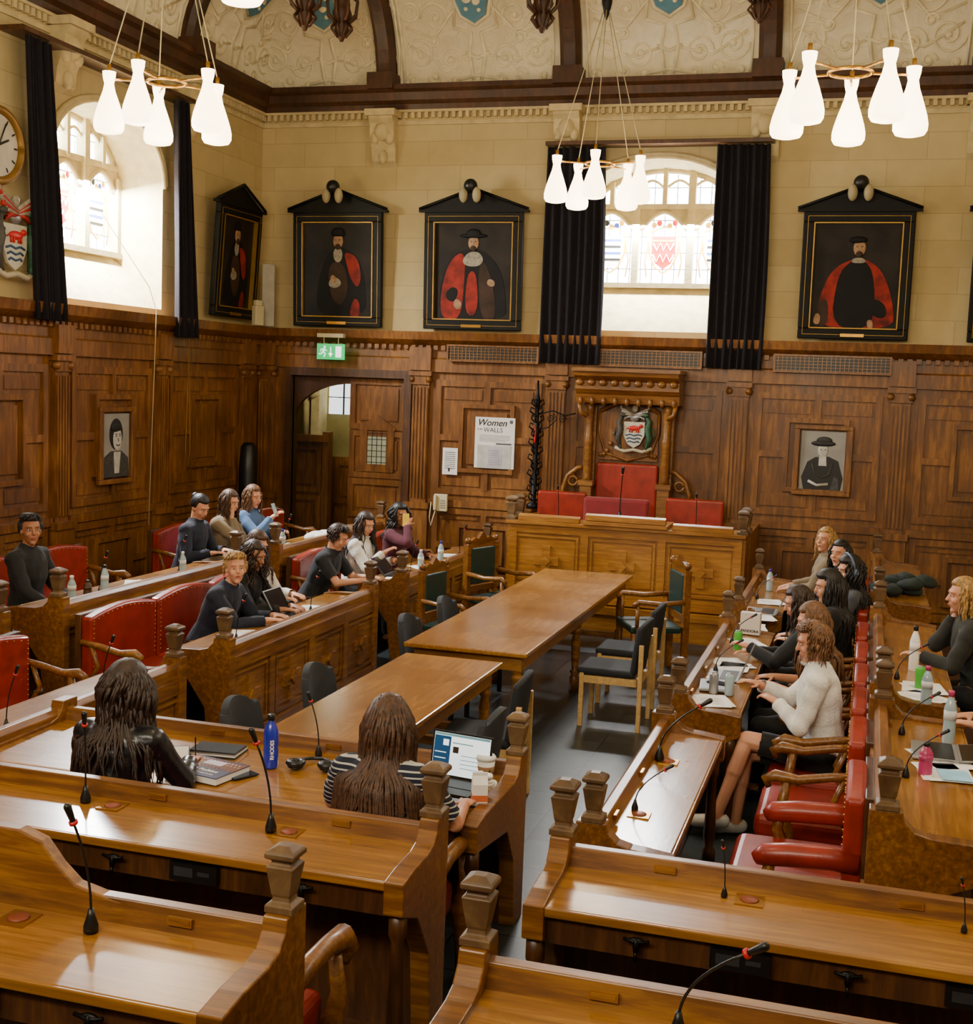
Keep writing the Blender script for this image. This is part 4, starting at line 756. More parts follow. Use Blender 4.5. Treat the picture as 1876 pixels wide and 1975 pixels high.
def person(label,x,y,z,face,lean=10,hyaw=0,hpitch=10,hL=None,hR=None,skin=skinL,hair=hBrown,style='long',hlen=.35,wave=.01,top=cBlack,sleeve=1.0,bottom=cBlack,blen=1.0,shoe=shoeB,knees=None,feet=None,s=1.0,vox=.008,face_on=True,seat=.46,turn=0,vol=1.0,nlock=130,jacket=None):
    th=math.radians(lean); sd=Vector((0,math.sin(th),math.cos(th))); Pv=Vector((0,0,seat+.09)); TW=Matrix.Rotation(math.radians(turn),3,'Z')
    m=M(); prim=[]
    def loft(rs):
        seg=18; vs=[]; nr=len(rs)
        for (dist,a,b,off) in rs:
            c=Pv+sd*dist+Vector((0,off,0)); f=Vector((0,math.cos(th),-math.sin(th))); tw=Matrix.Rotation(math.radians(turn)*max(0,min(1,dist/.4)),3,'Z')
            for i in range(seg):
                an=2*pi*i/seg; vs.append(c+tw@(Vector((1,0,0))*a*math.cos(an)+f*b*math.sin(an)))
        m.add(vs,[(j*seg+i,j*seg+(i+1)%seg,(j+1)*seg+(i+1)%seg,(j+1)*seg+i) for j in range(nr-1) for i in range(seg)]+[tuple(range(seg))[::-1],tuple(range((nr-1)*seg,nr*seg))])
    loft([(-.11,.13,.1,0),(-.07,.165,.125,0),(0,.17,.125,0),(.09,.145,.11,0),(.19,.132,.1,.0),(.3,.155,.118,.01),(.39,.17,.115,.005),(.46,.165,.095,0),(.5,.125,.075,0),(.53,.07,.06,0),(.56,.05,.05,0)])
    def seg_(a,ra,b,rb,reg): m.cap(a,ra,b,rb); prim.append((np.array(a),np.array(b),ra,rb,reg))
    prim.append((np.array(Pv-sd*.08),np.array(Pv+sd*.06),.15,.15,'pelvis')); prim.append((np.array(Pv+sd*.08),np.array(Pv+sd*.44),.13,.14,'torso'))
    Nk=Pv+sd*.53; nd_=(sd+Vector((0,0,1))).normalized(); Hc=Nk+nd_*.145+Vector((0,.025,0))
    HM=(TW@Matrix.Rotation(math.radians(hyaw),3,'Z'))@Matrix.Rotation(-math.radians(hpitch),3,'X')
    Hf=lambda v: Hc+HM@Vector(v)
    seg_(Nk-sd*.04,.056,Hf((0,-.02,-.05)),.048,'neck')
    m.ell(Hf((0,-.012,.025)),(.072,.09,.096),mat=HM,seg=20,rings=14); m.ell(Hf((0,.02,-.035)),(.056,.068,.085),mat=HM,seg=18,rings=12); m.ell(Hf((0,.062,-.1)),(.024,.022,.018),mat=HM); m.ell(Hf((0,.07,.03)),(.053,.018,.02),mat=HM)
    m.cap(Hf((0,.086,.012)),.0075,Hf((0,.104,-.024)),.012); m.ell(Hf((0,.083,-.058)),(.023,.011,.012),mat=HM)
    for sx in (-1,1): m.ell(Hf((sx*.074,-.005,-.012)),(.011,.02,.032),mat=HM); m.ell(Hf((sx*.036,.062,-.03)),(.022,.02,.025),mat=HM)
    prim.append((np.array(Hf((0,0,-.05))),np.array(Hf((0,0,.05))),.075,.085,'head'))
    hd={'L':hL,'R':hR}
    for k,sx in (('L',-1),('R',1)):
        S=Pv+sd*.455+TW@Vector((sx*.17,0,0)); seg_(Pv+sd*.45+TW@Vector((sx*.1,0,0)),.07,S,.056,'torso')
        T=Vector(hd[k]) if hd[k] else Vector((sx*.13,.36,.79))
        E,T=ik(S,T,.275,.245,Vector((sx*.6,-.25,-.8)))
        seg_(S,.054,E,.039,'uarm'); seg_(E,.039,T,.026,'farm')
        fd=(T-E).normalized(); fd=(fd+Vector((0,.25,-.05))).normalized()
        nrm=Vector((0,0,-1)) if abs(fd.z)<.75 else Vector((-sx,0,0)); nrm=(nrm-fd*nrm.dot(fd)).normalized(); lat=fd.cross(nrm).normalized()
        if lat.x*(-sx)<0: lat=-lat
        HMt=Matrix((lat,fd,nrm)).transposed(); m.ell(T+fd*.045,(.038,.052,.016),mat=HMt,seg=12,rings=8); prim.append((np.array(T),np.array(T+fd*.1),.03,.03,'hand')); m.cap(T,.025,T+fd*.03,.023)
        for q,(of,ln) in enumerate(((.031,.066),(.0105,.074),(-.0105,.068),(-.031,.053))):
            c=.35+.1*q; b0=T+fd*.083+lat*of; d1=(fd*math.cos(c*.5)+nrm*math.sin(c*.5)+lat*of*3).normalized(); d2=(fd*math.cos(c*1.6)+nrm*math.sin(c*1.6)+lat*of*2).normalized()
            m.cap(b0-fd*.02,.009,b0+d1*ln*.5,.0084,seg=8); m.cap(b0+d1*ln*.5,.0084,b0+d1*ln*.5+d2*ln*.5,.0072,seg=8)
        b0=T+fd*.025+lat*.03; d1=(fd*.6+lat*.75+nrm*.3).normalized(); d2=(fd*.9+lat*.25+nrm*.4).normalized(); m.cap(b0,.0115,b0+d1*.035,.01,seg=8); m.cap(b0+d1*.035,.01,b0+d1*.035+d2*.03,.0085,seg=8)
    for i,sx in enumerate((-1,1)):
        Hp=Pv+Vector((sx*.09,.0,-.02)); K=Vector(knees[i]) if knees else Vector((sx*.12,.42,seat+.04)); A=Vector(feet[i]) if feet else Vector((sx*.12,.44,.1))
        seg_(Hp,.086,K,.056,'thigh'); seg_(K,.052,A,.034,'calf'); m.cap(K.lerp(A,.12),.048,K.lerp(A,.45),.049); fdn=(K-Hp); fdn.z=0; fdn.normalize(); seg_(A+Vector((0,0,-.045))-fdn*.03,.038,A+fdn*.14+Vector((0,0,-.062)),.03,'foot')
        m.cap(A,.034,A+Vector((0,0,-.04)),.036)
    me=remesh(m,vox); me.name='person'
    n=len(me.vertices); V=np.empty(n*3); me.vertices.foreach_get('co',V); V=V.reshape(-1,3); Nn=np.empty(n*3); me.vertices.foreach_get('normal',Nn); Nn=Nn.reshape(-1,3)
    best=np.full(n,1e9); reg=np.zeros(n,int); tp=np.zeros(n); names=['pelvis','torso','neck','head','uarm','farm','hand','thigh','calf','foot']
    for a,b,ra,rb,g in prim:
        ab=b-a; t=np.clip(((V-a)@ab)/max(ab@ab,1e-9),0,1); dist=np.linalg.norm(V-(a+t[:,None]*ab),axis=1)-(ra+(rb-ra)*t); k=dist<best; best[k]=dist[k]; reg[k]=names.index(g); tp[k]=t[k]
    me.materials.clear(); me.materials.append(skin); me.polygons.foreach_set('use_smooth',[True]*len(me.polygons))
    root=bpy.data.objects.new('person',me); COL.objects.link(root); root.location=(x,y,z); root.rotation_euler=(0,0,face-pi/2); root.scale=(s,s,s); tag(root,label,'person')
    F4=np.array([list(p.vertices) for p in me.polygons if len(p.vertices)==4])
    def gar(nm,mask,off,mat):
        fm=mask[F4].all(axis=1); ff=F4[fm]
        if len(ff)==0: return
        idx=np.unique(ff); mp=np.full(n,-1); mp[idx]=np.arange(len(idx)); W_=V[idx]; fold=.0022*np.sin(W_[:,2]*48+W_[:,0]*30+np.sin(W_[:,1]*25)*2)+.0022*np.sin(W_[:,0]*55-W_[:,1]*38+W_[:,2]*20); vv=W_+Nn[idx]*(off+fold*(off>.01))[:,None]; g=bpy.data.meshes.new(nm); g.from_pydata(vv.tolist(),[],mp[ff].tolist()); g.materials.append(mat); g.polygons.foreach_set('use_smooth',[True]*len(g.polygons))
        o=bpy.data.objects.new(nm,g); COL.objects.link(o); o.parent=root; sm=o.modifiers.new('s','SMOOTH'); sm.factor=.5; sm.iterations=3; return o
    N=lambda q: reg==names.index(q)
    topm=N('torso')|(N('pelvis')&((V-np.array(Pv))@np.array(sd)>-.03))
    slv=np.zeros(n,bool)
    if sleeve>0: slv|=(N('uarm')&(tp<min(1,sleeve*2)))
    if sleeve>.5: slv|=N('uarm')|(N('farm')&(tp<(sleeve-.5)*2*.97))
    gar('top',topm|slv,.017,top)
    if jacket:
        front=((V-np.array(Pv))[:,1]>.02)&(np.abs(V[:,0])<.07); gar('jacket',(topm&~front)|slv,.03,jacket)
    bm_=(N('pelvis')&((V-np.array(Pv))@np.array(sd)<=.0))|(N('thigh')&(tp<=min(1,blen*2)))
    if blen>.5: bm_|=N('thigh')|(N('calf')&(tp<(blen-.5)*2*.95))
    gar('trousers' if blen>.5 else 'skirt',bm_,.014,bottom); gar('shoes',N('foot'),.008,shoe)
    if face_on:
        for sx in (-1,1):
            e=M(); e.ell(Hf((sx*.03,.0775,.006)),(.0125,.008,.0055),0,10,8,HM); e.ell(Hf((sx*.03,.0842,.006)),(.0052,.003,.005),1,8,6,HM); e.obj('eye',[eyew,iris],root)
            e=M(); e.tube([Hf((sx*.014,.089,.027)),Hf((sx*.03,.0875,.031)),Hf((sx*.045,.078,.028))],.002,5); e.obj('eyebrow',hair,root)
        e=M(); e.ell(Hf((0,.0915,-.053)),(.02,.005,.0035),0,10,6,HM); e.ell(Hf((0,.091,-.061)),(.017,.005,.0045),0,10,6,HM); e.obj('lips',lipm,root)
    h=M(); sg,rg=64,30; vs=[]; rr_=random.Random(int(abs(x*97+y*31)*10))
    for j in range(rg+1):
        el=-pi/2+pi*j/rg
        for i in range(sg):
            az=2*pi*i/sg; dx,dy,dz=math.cos(el)*math.sin(az),math.cos(el)*math.cos(az),math.sin(el)
            fz=max(0,min(1,(dy-.22)*4))*max(0,min(1,(.58-dz)*4)); lo=max(0,min(1,(-dz-.35)*4)); k=1-.32*max(fz,lo)
            k*=1+.01*math.sin(az*16+dz*5)*math.cos(el)+.008*math.sin(az*31+1); k*=(1+(vol-1)*(1-fz)); vs.append(Hf((dx*.085*k,-.014+dy*.104*k,.03+dz*.106*k)))
    h.add(vs,[(j*sg+i,j*sg+(i+1)%sg,(j+1)*sg+(i+1)%sg,(j+1)*sg+i) for j in range(rg) for i in range(sg)],0,True)
    Tc=lambda zz: Pv+sd*((zz-Pv.z)/max(sd.z,.3))
    def lock(az,L,rad,el0):
        pts=[];rs=[]; st=Vector((math.cos(el0)*math.sin(az)*.082*vol,-.014+math.cos(el0)*math.cos(az)*.1*vol,.03+math.sin(el0)*.102)); p=Hf(st); out=HM@Vector((math.sin(az),math.cos(az),0)); out.z=0; n_=14; ph=rr_.random()*6; step=L/n_
        for i in range(n_+1):
            pts.append(p.copy()); rs.append(rad*(1-.8*(i/n_)**3)*(.6 if i==0 else 1))
            o_=.42 if i<2 else (.05 if i<5 else .01)
            p=p+Vector((out.x*o_*step+wave*math.sin(ph+i*1.1)*.6,out.y*o_*step+wave*math.cos(ph+i*1.3)*.5,-step))
            if p.z<Nk.z+.04:
                c=Tc(p.z); q=TW.inverted()@(p-c); dist=(p.z-Pv.z)/max(sd.z,.3); A_=.19 if dist<.46 else .2-.9*(dist-.4); Bb=.145 if dist<.46 else .13-.5*(dist-.46); A_=max(A_,.08); Bb=max(Bb,.07)
                e=math.sqrt((q.x/A_)**2+(q.y/Bb)**2)
                if e<1.08: q=Vector((q.x/max(e,.2)*1.08,q.y/max(e,.2)*1.08,q.z)); p=c+TW@q
        h.tube(pts,rs,5)
    if style=='long':
        for i in range(nlock): lock(pi+(rr_.random()*2-1)*pi*.66,hlen*(.8+.35*rr_.random()),.006+.005*rr_.random(),rr_.uniform(-.1,1.1))
    if style=='curly':
        for i in range(nlock): lock(pi+(rr_.random()*2-1)*pi*.68,hlen*(.6+.6*rr_.random()),.006+.005*rr_.random(),rr_.uniform(-.1,1.35))
    if style in('short','bob'):
        for i in range(130): lock(pi+(rr_.random()*2-1)*pi*(.62 if style=='bob' else .55),hlen*(.6+.5*rr_.random()),.007,rr_.uniform(.0,1.1))
        for i in range(70):
            az=rr_.uniform(-1.4,1.4); el=rr_.uniform(.65,1.3); p=Vector((math.cos(el)*math.sin(az)*.085,-.014+math.cos(el)*math.cos(az)*.1,.03+math.sin(el)*.105)); h.tube([Hf(p),Hf(p+Vector((math.sin(az)*.03+.01,.022*math.cos(az),.0))),Hf(p+Vector((math.sin(az)*.036+.02,.026*math.cos(az),-.018)))],[.007,.006,.002],5)
    if style=='bun': h.ell(Hf((0,-.1,.06)),(.045,.04,.045))
    h.obj('hair',hair,root)
    return root,Hf,HM
E_=0; W_=pi; N_=pi/2
person('blond-haired person in dark navy sweater leaning on the desk',-4.98,9.0,0,E_,24,-52,-4,(-.2,.52,.79),(.02,.56,.79),hair=hBlond,style='short',hlen=.1,top=cNavy,vol=1.03)
person('person with long brown hair in white top looking down',-5.12,10.05,0,E_,4,-20,22,hair=hBrown,top=cWhite,hlen=.33)
person('person with dark curly hair and black top at the desk',-5.02,9.55,0,E_,16,-10,18,(-.1,.5,.79),(.1,.5,.79),skin=skinM,hair=hDark,style='curly',hlen=.35,wave=.03,top=cBlack)
person('person with tousled brown hair in dark t-shirt reaching forward',-5.1,11.3,0,E_,24,5,25,(-.15,.55,.79),(.1,.58,.79),hair=hDark,style='short',hlen=.12,top=cChar,sleeve=.4)
person('person with long dark hair in white top holding a drink',-5.02,12.15,0,E_,10,-25,20,(-.1,.42,.85),(.1,.38,.95),hair=hDark,top=cWhite,hlen=.4,wave=.02)
person('person with dark curly hair in burgundy jumper on the phone',-4.98,13.15,0,E_,6,-35,5,(-.1,.42,.79),(.12,.22,1.12),skin=skinM,hair=hBlack,style='curly',hlen=.32,wave=.03,top=cBurg,vol=1.1)
person('person with dark tied hair in navy top looking down',-6.36,11.1,.18,E_,12,-15,28,hair=hBlack,style='bun',top=cNavy)
person('person with brown hair in beige jacket resting chin on hand',-6.38,11.75,.18,E_,12,-10,15,(-.1,.4,.79),(.05,.2,1.06),hair=hBrown,top=cBeige,hlen=.25)
person('person with light brown hair holding up a phone',-6.38,12.35,.18,E_,8,-20,10,(-.1,.38,.85),(.1,.38,1.02),hair=hLight,top=cBlue,hlen=.25)
person('person with short dark hair in black top on the bench',-6.38,8.64,.18,E_,2,-40,-2,(-.15,.3,.64),(.15,.35,.64),skin=skinM,hair=hBlack,style='short',hlen=.07,top=cBlack,bottom=cGrey)
person('person with long dark wavy hair in black leather jacket writing',-3.26,5.0,0,N_,14,-14,18,(-.15,.42,.78),(.16,.48,.79),hair=hDark,style='curly',hlen=.42,wave=.022,top=cLeath,vox=.006,face_on=False,vol=1.1,nlock=420,s=1.0)
person('person with long brown hair in striped jersey typing on laptop',-1.93,4.96,0,N_,14,0,16,(-.27,.5,.78),(.27,.46,.78),hair=hBrown,style='long',hlen=.5,wave=.01,top=stripem,sleeve=.42,vox=.006,face_on=False,nlock=380,s=1.0,vol=.96)
person('person in white knitted cardigan and black skirt with crossed legs',-.13,7.86,0,W_,8,10,14,(-.06,.3,.84),(.12,.42,.9),hair=hLight,style='bob',hlen=.2,top=cWhite,bottom=cBlack,blen=.42,shoe=shoeW,knees=((-.1,.46,.6),(-.02,.47,.5)),feet=((-.22,.6,.16),(-.1,.5,.1)),vox=.006)
person('person with long light brown hair in black sleeveless top',-.15,8.62,0,W_,10,15,16,hair=hLight,top=cBlack,sleeve=0,hlen=.42)
person('person with dark hair in black jacket holding a green can',-.22,9.42,0,W_,16,10,18,(-.1,.52,.87),(.1,.5,.8),hair=hDark,top=cBlack,hlen=.28)
person('person with long black hair in white top and black jacket',-.12,10.25,0,W_,8,12,10,hair=hBlack,top=cWhite,jacket=cBlack,hlen=.45,vol=1.12,skin=skinL)
pr=person('person with dark curly hair wearing blue headphones',.0,11.3,0,W_,6,30,10,hair=hBlack,style='curly',top=cGrey,hlen=.4,wave=.03,sleeve=.4,vol=1.1)
hp_=M(); hp_.tube([pr[1]((.105*math.cos(a),0,.02+.13*math.sin(a))) for a in [pi*i/12 for i in range(13)]],.011,6); hp_.ell(pr[1]((.105,0,-.01)),(.03,.035,.04)); hp_.ell(pr[1]((-.105,0,-.01)),(.03,.035,.04)); hp_.obj('headphones',P('headphone_blue','#51607c',.4),pr[0])
person('person with black hair smiling at a neighbour',-.12,12.2,0,W_,4,60,0,hair=hBlack,top=cBlack,hlen=.3,seat=.49)
person('person with blond hair turned towards the room',-.3,13.0,0,W_,2,55,-4,hair=hBlond,top=cBeige,hlen=.25,seat=.52)
person('person with blond hair in dark olive jacket resting chin on hand',.85,9.15,.18,W_,14,12,4,(-.1,.42,.79),(.06,.2,1.06),hair=hBlond,top=cOlive,hlen=.22)
person('person in dark clothes leaning on the desk with forearms',1.05,7.3,.18,W_,10,10,10,(-.1,.4,.79),(.12,.4,.79),hair=hDark,top=cBlack,bottom=denim)
# ------------------------------------------------------------ things on desks
def laptop(x,y,z,rz,label,scr,ang=1.9,lid=None):
    r=thing('laptop',label,'laptop',(x,y,z),rz); M().box(-.16,.16,-.11,.11,0,.014).obj('keyboard_base',silver if lid is None else lid,r,bev=.003); M().box(-.15,.15,-.02,.09,.014,.016).obj('keys',black,r)
    s=M(); s.box(-.16,.16,0,.008,0,.22,0); s.box(-.15,.15,-.0015,.0,.012,.21,1); o=s.obj('screen',[silver if lid is None else lid,scr],r,loc=(0,.11,.014),rot=(-(ang-pi/2),0,0)); return r,o
scrOn=P('screen_lit','#cfe0e4',.3,emit='#e4eef0',es=1.3,var=.02); scrOff=P('screen_dark','#0b0d12',.15)
r,o=laptop(-1.84,5.73,.745,-.15,'open black laptop showing a white document page',scrOn,1.75,black); r.scale=(1.02,)*3
m=M(); m.box(-.148,-.06,-.003,-.0015,.015,.195,0); m.box(-.148,.148,-.0035,-.0018,.198,.209,1); m.box(-.1,-.07,-.004,-.003,.15,.18,3)
for q in range(4): m.box(-.14,-.08,-.004,-.003,.03+.028*q,.034+.028*q,3); m.box(.0,.12,-.003,-.0015,.05+.02*q,.053+.02*q,1)
m.box(-.05,.06,-.003,-.0015,.165,.17,1); m.box(-.045,-.015,-.003,-.0015,.12,.15,2)
m.obj('page_content',[P('page_navy','#0e3a5e',.4,emit='#0e3a5e',es=.9),P('page_teal','#5f8a92',.4,emit='#5f8a92',es=.7),P('page_dark','#3b2a20',.4),scrOn],o)
laptop(-4.42,9.5,.745,hp,'open silver laptop in front of blond-haired person',scrOff,2.1); laptop(-4.42,11.95,.745,hp,'open dark laptop lying among papers',scrOff,2.3,black)
laptop(-.85,8.8,.745,-hp,'open laptop with dark screen on the desk',scrOff,1.9); laptop(-.8,11.6,.745,-hp,'open laptop facing the red armchairs',scrOff,2.0); laptop(.42,6.7,.93,-hp,'silver laptop lying open flat on papers',scrOff,3.05)
def bottle(x,y,z,mat,capm,label,h=.22,rad=.032):
    r=thing('water_bottle',label,'bottle',(x,y,z),group='bottles on desks'); m=M(); m.lathe([(rad*.9,0),(rad,.01),(rad,h*.35),(rad*.94,h*.4),(rad,h*.45),(rad,h*.68),(rad*.7,h*.8),(rad*.4,h*.88),(rad*.4,h*.93)],(0,0,0),18); m.obj('bottle_body',mat,r)
    m=M(); m.lathe([(rad*.48,h*.9),(rad*.48,h),(rad*.4,h*1.01)],(0,0,0),14); m.obj('bottle_cap',capm,r); return r
b=bottle(-2.76,5.68,.747,blueb,black,'deep blue enamelled steel bottle with black cap',.27,.038)
text('RHODES',.026,white,b,(.03,-.0285,.05),(pi/2,-pi/2,.55),al='LEFT',bold=.0006)
lab=P('label_white','#d8dadd',.5)
for (x,y,z,mm_,c,l,h) in ((-5.72,8.3,.93,glassy,white,'clear plastic water bottle with blue label',.2),(-5.75,8.78,.93,glassy,black,'clear plastic bottle with dark cap',.22),(-5.7,9.9,.93,glassy,white,'clear plastic water bottle on the rail desk',.2),(-4.35,13.0,.745,glassy,blueb,'blue-tinted water bottle on the desk',.24),(-4.4,12.5,.745,glassy,white,'clear water bottle among papers',.2),(-5.7,11.9,.93,glassy,blueb,'water bottle beside white paper',.2),(.38,8.75,.92,white,black,'tall white insulated bottle with black lid',.3),(.42,7.75,.92,glassy,pinkb,'clear water bottle with pink cap',.24),(.5,6.95,.92,glassy,pinkb,'large clear water bottle with pink cap',.28),(.36,6.3,.92,pinkb,black,'small pink drink bottle on papers',.16),(-.85,12.9,.745,glassy,blueb,'small clear water bottle with blue label',.22),(-5.75,8.55,.93,hBrown,black,'small brown drink bottle on the desk',.13)):
    q=bottle(x,y,z,mm_,c,l,h); M().lathe([(.0328,h*.46),(.0328,h*.64)],(0,0,0),18).obj('bottle_label',lab if mm_==glassy else mm_,q)
def can(x,y,z,mat,l):
    r=thing('drink_can',l,'can',(x,y,z),group='cans and cups'); M().lathe([(.024,0),(.03,.01),(.03,.13),(.024,.145)],(0,0,0),18).obj('can_body',mat,r); M().lathe([(.022,.144),(.024,.148)],(0,0,0),18).obj('can_lid',silver,r)
can(-.83,9.5,.8,greenb,'bright green drink can held up'); can(-.86,8.25,.745,silver,'silver drink can by the laptop'); can(.4,8.2,.92,greenb,'green and yellow drink can'); can(-.76,8.25,.745,glassy,'clear plastic tumbler by the can')
r=thing('coffee_cup','white takeaway coffee cup with lid and brown sleeve','cup',(-1.69,5.86,.75)); r.scale=(1.2,)*3; M().lathe([(.026,0),(.038,.1)],(0,0,0),20).obj('cup_body',white,r); M().lathe([(.041,.1),(.041,.112),(.034,.12)],(0,0,0),20).obj('cup_lid',white,r); M().lathe([(.031,.035),(.0365,.075)],(0,0,0),20).obj('cup_sleeve',P('kraft','#8c6a48',.8),r)
r=thing('drink_carton','white and orange gable-top drink carton by the cup','carton',(-1.63,5.56,.748),.4); M().box(-.035,.035,-.035,.035,0,.1).obj('carton_body',[white],r); m=M(); m.prism([(-.035,.1),(.035,.1),(.004,.135),(.004,.15),(-.004,.15),(-.004,.135)],-.035,.035,'x'); m.obj('gable_top',white,r); m=M(); m.box(-.0355,.0355,-.036,.036,.02,.05); m.obj('carton_print',P('orange_print','#cc6638',.6),r)
r=thing('tissue_packet','crumpled white tissue packet leaning on the carton','tissues',(-1.64,5.68,.75)); m=M()
for q in range(7): m.ell((rnd.uniform(-.03,.03),rnd.uniform(-.02,.02),rnd.uniform(.03,.11)),(.028,.012,.03),0,9,7,Matrix.Rotation(rnd.uniform(0,3),3,'Z')@Matrix.Rotation(rnd.uniform(0,2),3,'X'))
m.obj('tissue',white,r)
def phone(x,y,z,rz,l,mat=black):
    r=thing('mobile_phone',l,'phone',(x,y,z),rz); M().box(-.036,.036,-.073,.073,0,.008).obj('phone_body',mat,r,bev=.003); M().box(-.032,.032,-.068,.068,.008,.0085).obj('phone_screen',P('phone_glass','#1d2a44',.1),r)
phone(-2.82,5.5,.747,-.5,'black mobile phone lying on the desk'); phone(-1.74,5.5,.747,0,'dark mobile phone by the carton'); phone(-.85,8.45,.775,1.2,'black phone on the closed laptop')
for pos,rot,mt,l in (((-4.78,13.05,1.18),(1.3,0,.4),yellow,'yellow-cased phone held to the ear'),((-5.98,12.27,1.28),(1.2,0,1.57),glassy,'phone held up in front of the face')):
    r=thing('mobile_phone',l,'phone',pos,rot=rot); M().box(-.036,.036,-.073,.073,0,.01).obj('phone_case',mt,r,bev=.003); M().box(-.03,.03,-.066,.066,-.001,0).obj('phone_screen',scrOff,r)
r=thing('headphones','black over-ear headphones folded on the desk','headphones',(-2.56,5.74,.75),.2); m=M(); m.tube([(-.08,.0,.03),(-.08,.07,.02),(-.03,.12,.015),(.03,.12,.015),(.08,.07,.02),(.08,0,.03)],.009,8); m.obj('headband',black,r)
for s in (-1,1): m=M(); m.tube([(s*.08+.035*math.cos(2*pi*i/16),.035*math.sin(2*pi*i/16)-.02,.03) for i in range(17)],.016,8); m.ell((s*.08,-.02,.012),(.04,.04,.012)); m.obj('ear_cup',black,r)
r=thing('textbook','thick paperback textbook with dark blue photo cover','book',(-3.0,5.47,.748),-.2); r.scale=(1.15,1.15,1); M().box(-.14,.14,-.11,.11,0,.032).obj('pages',white,r); m=M(); m.box(-.143,.143,-.113,.113,.032,.035,0); m.box(-.143,.143,-.01,.1,.035,.0355,1); m.box(-.05,.05,.03,.08,.0355,.036,3)
for q in range(40): m.ell((-.13+.0066*q,.045+.045*math.sin(q*2.1),.0357),(.006,.006,.001),(2,3,0)[q%3],6,4)
m.obj('cover',[P('cover_navy','#34365c',.3),P('cover_rust','#6a3a24',.3),P('cover_gold','#c09a5a',.4),P('cover_pale','#b9b9d0',.4)],r); text('Law & Politics',.034,white,r,(0,-.055,.0365),(0,0,0),bold=.0006); text('Head of Legal Studies',.014,white,r,(.04,-.085,.0365),(0,0,0))
r=thing('folder_stack','stack of grey folders and papers by the textbook','papers',(-3.12,5.8,.748),.1)
for i in range(4): M().box(-.13+.004*i,.13,-.09,.09-.006*i,.008*i,.008*i+.007).obj('folder',[greyf,white,silver,greyf][i],r)
r=thing('notebook','open notepad with a blue cover under the writing hand','notebook',(-3.24,5.52,.76),.5,rot=(.3,0,.5)); M().box(-.1,.1,-.13,.13,0,.01).obj('cover',P('pad_blue','#2c3e6a',.5),r); M().box(-.095,.095,-.12,.12,.01,.013).obj('pages',white,r)
r=thing('pen','thin black pen held in the writing hand','pen',(-3.08,5.5,.82),rot=(.5,.3,0)); M().cap((0,0,0),.003,(0,0,.13),.004).obj('pen_barrel',black,r)
def paper(x,y,z,rz,l='loose white sheets of paper on the desk',n=3,col=None,w=.105,h=.148):
    r=thing('paper_sheets',l,'paper',(x,y,z),rz,group='loose papers'); m=M()
    for i in range(n):
        a=rnd.uniform(-.3,.3); c,s=math.cos(a),math.sin(a); ox,oy=rnd.uniform(-.03,.03),rnd.uniform(-.03,.03); pts=[(ox+c*px-s*py,oy+s*px+c*py) for px,py in ((-w,-h),(w,-h),(w,h),(-w,h))]; m.prism(pts,.001+.0015*i,.002+.0015*i,'z',0)
    m.obj('sheet',col or white,r)
    if n>1:
        m=M()
        for q in range(9): m.box(-.07,.07-.03*(q%3==2),-.1+.02*q,-.098+.02*q,.0058,.0062)
        m.obj('printed_lines',P('print_line','#8c8c90',.7),r)
    return r
for (x,y,z,rz) in ((-4.4,8.6,.746,.3),(-4.4,9.8,.746,.1),(-5.75,9.3,.926,.4),(-4.38,11.85,.746,.2),(-4.4,13.6,.746,.1),(-4.4,12.6,.746,.5),(-5.75,12.2,.926,.3),(-.85,8.05,.746,.3),(-.82,9.1,.746,.2),(-.85,9.25,.746,.5),(-.8,12.2,.746,.2),(.42,8.2,.926,.2),(.42,7.95,.926,.6),(.45,6.6,.926,.3),(.45,6.35,.926,.1),(-.82,11.3,.746,0),(-.82,10.1,.746,.3),(-.84,10.8,.746,.1)): paper(x,y,z,rz)
paper(.5,6.3,.934,.3,'pale blue sheet on the desk',1,P('paper_blue','#8fc4e0',.7),.07,.09)
r=thing('closed_laptop','closed silver laptop on a stack of papers','laptop',(-.86,8.42,.755),.1); M().box(-.11,.11,-.15,.15,0,.016).obj('laptop_body',silver,r,bev=.003); M().box(-.1,.1,-.14,.14,.016,.018).obj('laptop_lid',P('lid_grey','#77787c',.4,.4),r)
r=thing('paper_bag','small white shopping bag with printed logo','bag',(-.82,10.45,.752),-.1); M().box(-.08,.08,-.035,.035,0,.18).obj('bag_body',P('bag_white','#d9d0cb',.6,var=.04),r,bev=.004); text('PANDORA',.03,black,r,(0,-.037,.02),(pi/2,0,0),bold=.0008); m=M(); m.tube([(-.04,0,.18),(-.03,0,.22),(.03,0,.22),(.04,0,.18)],.003,5); m.obj('bag_handle',white,r)
r=thing('jacket_pile','dark green jacket draped over the desk','jacket',(.38,12.3,.95)); m=M()
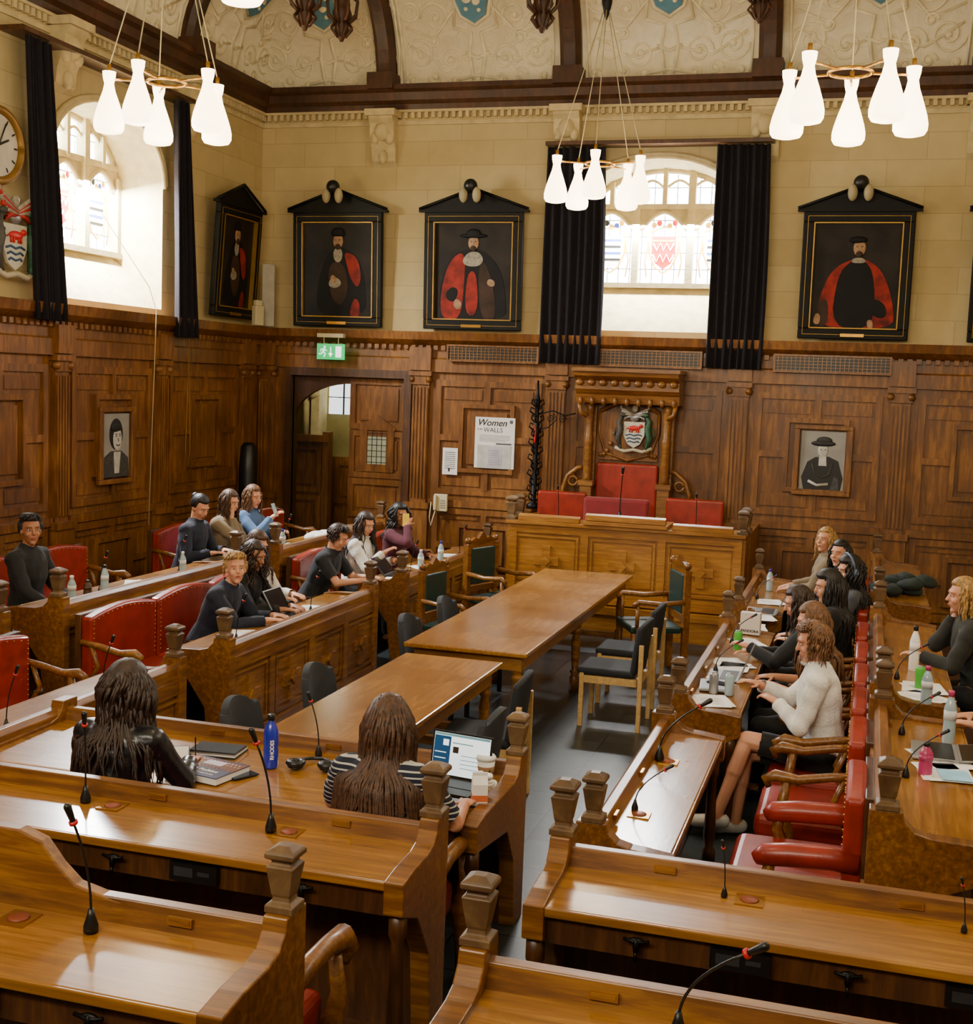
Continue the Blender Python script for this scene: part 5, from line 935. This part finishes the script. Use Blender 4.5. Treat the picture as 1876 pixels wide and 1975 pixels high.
for i in range(14): m.ell((rnd.uniform(-.2,.25),rnd.uniform(-.35,.35),rnd.uniform(0,.08)),(.12,.1,.05),0,12,8,Matrix.Rotation(rnd.uniform(0,3),3,'Z')@Matrix.Rotation(rnd.uniform(-.5,.5),3,'X'))
m.obj('jacket_cloth',P('jacket_green','#1c2825',.9,bump=.5,bscale=12),r)
r=thing('white_bag','white cloth bag lying on the desk rail','bag',(-5.7,12.8,.94)); m=M()
for i in range(7): m.ell((rnd.uniform(-.05,.08),rnd.uniform(-.2,.2),.03),(.08,.12,.05),0,12,8)
m.obj('bag_cloth',cWhite,r)
# ------------------------------------------------------------ lights
def area(n,loc,tgt,sx,sy,en,col):
    l=bpy.data.lights.new(n,'AREA'); l.shape='RECTANGLE'; l.size=sx; l.size_y=sy; l.energy=en; l.color=col; o=bpy.data.objects.new(n,l); COL.objects.link(o); o.location=loc; o.rotation_euler=(Vector(tgt)-Vector(loc)).to_track_quat('-Z','Y').to_euler(); return o
area('sill_daylight',(WC,YB+.44,4.75),(WC,YB+.2,3.6),1.6,.2,330,(.95,.98,1)); area('sill_daylight',(XL-.44,12.0,4.75),(XL-.2,12.0,3.6),1.6,.2,700,(.95,.98,1))
area('daylight_far_side',(XR-.1,7,4.6),(-4,8,1),4,1.6,130,(1,.93,.8))
area('near_end_fill',(-2.6,-1.6,5.6),(-2.6,9,1.5),5,2,130,(1,.85,.62))  # added soft fill from behind the camera, not a fitting of the room
area('upper_wall_fill',(-2.6,0,4.4),(-2.8,15,7.0),5,1.2,330,(1,.88,.66))  # added warm fill, out of view, to lift the ceiling and upper back wall
l=bpy.data.lights.new('corridor_fill','POINT'); l.energy=34; l.color=(1,.9,.6); l.shadow_soft_size=.2; o=bpy.data.objects.new('corridor_fill',l); COL.objects.link(o); o.location=(-7.2,YB+1.4,2.9)  # point light added to brighten the corridor, with no fitting behind it
w=bpy.data.worlds.new('world'); SC.world=w; w.use_nodes=True; bg=w.node_tree.nodes['Background']; bg.inputs[0].default_value=(.9,.8,.62,1); bg.inputs[1].default_value=.1
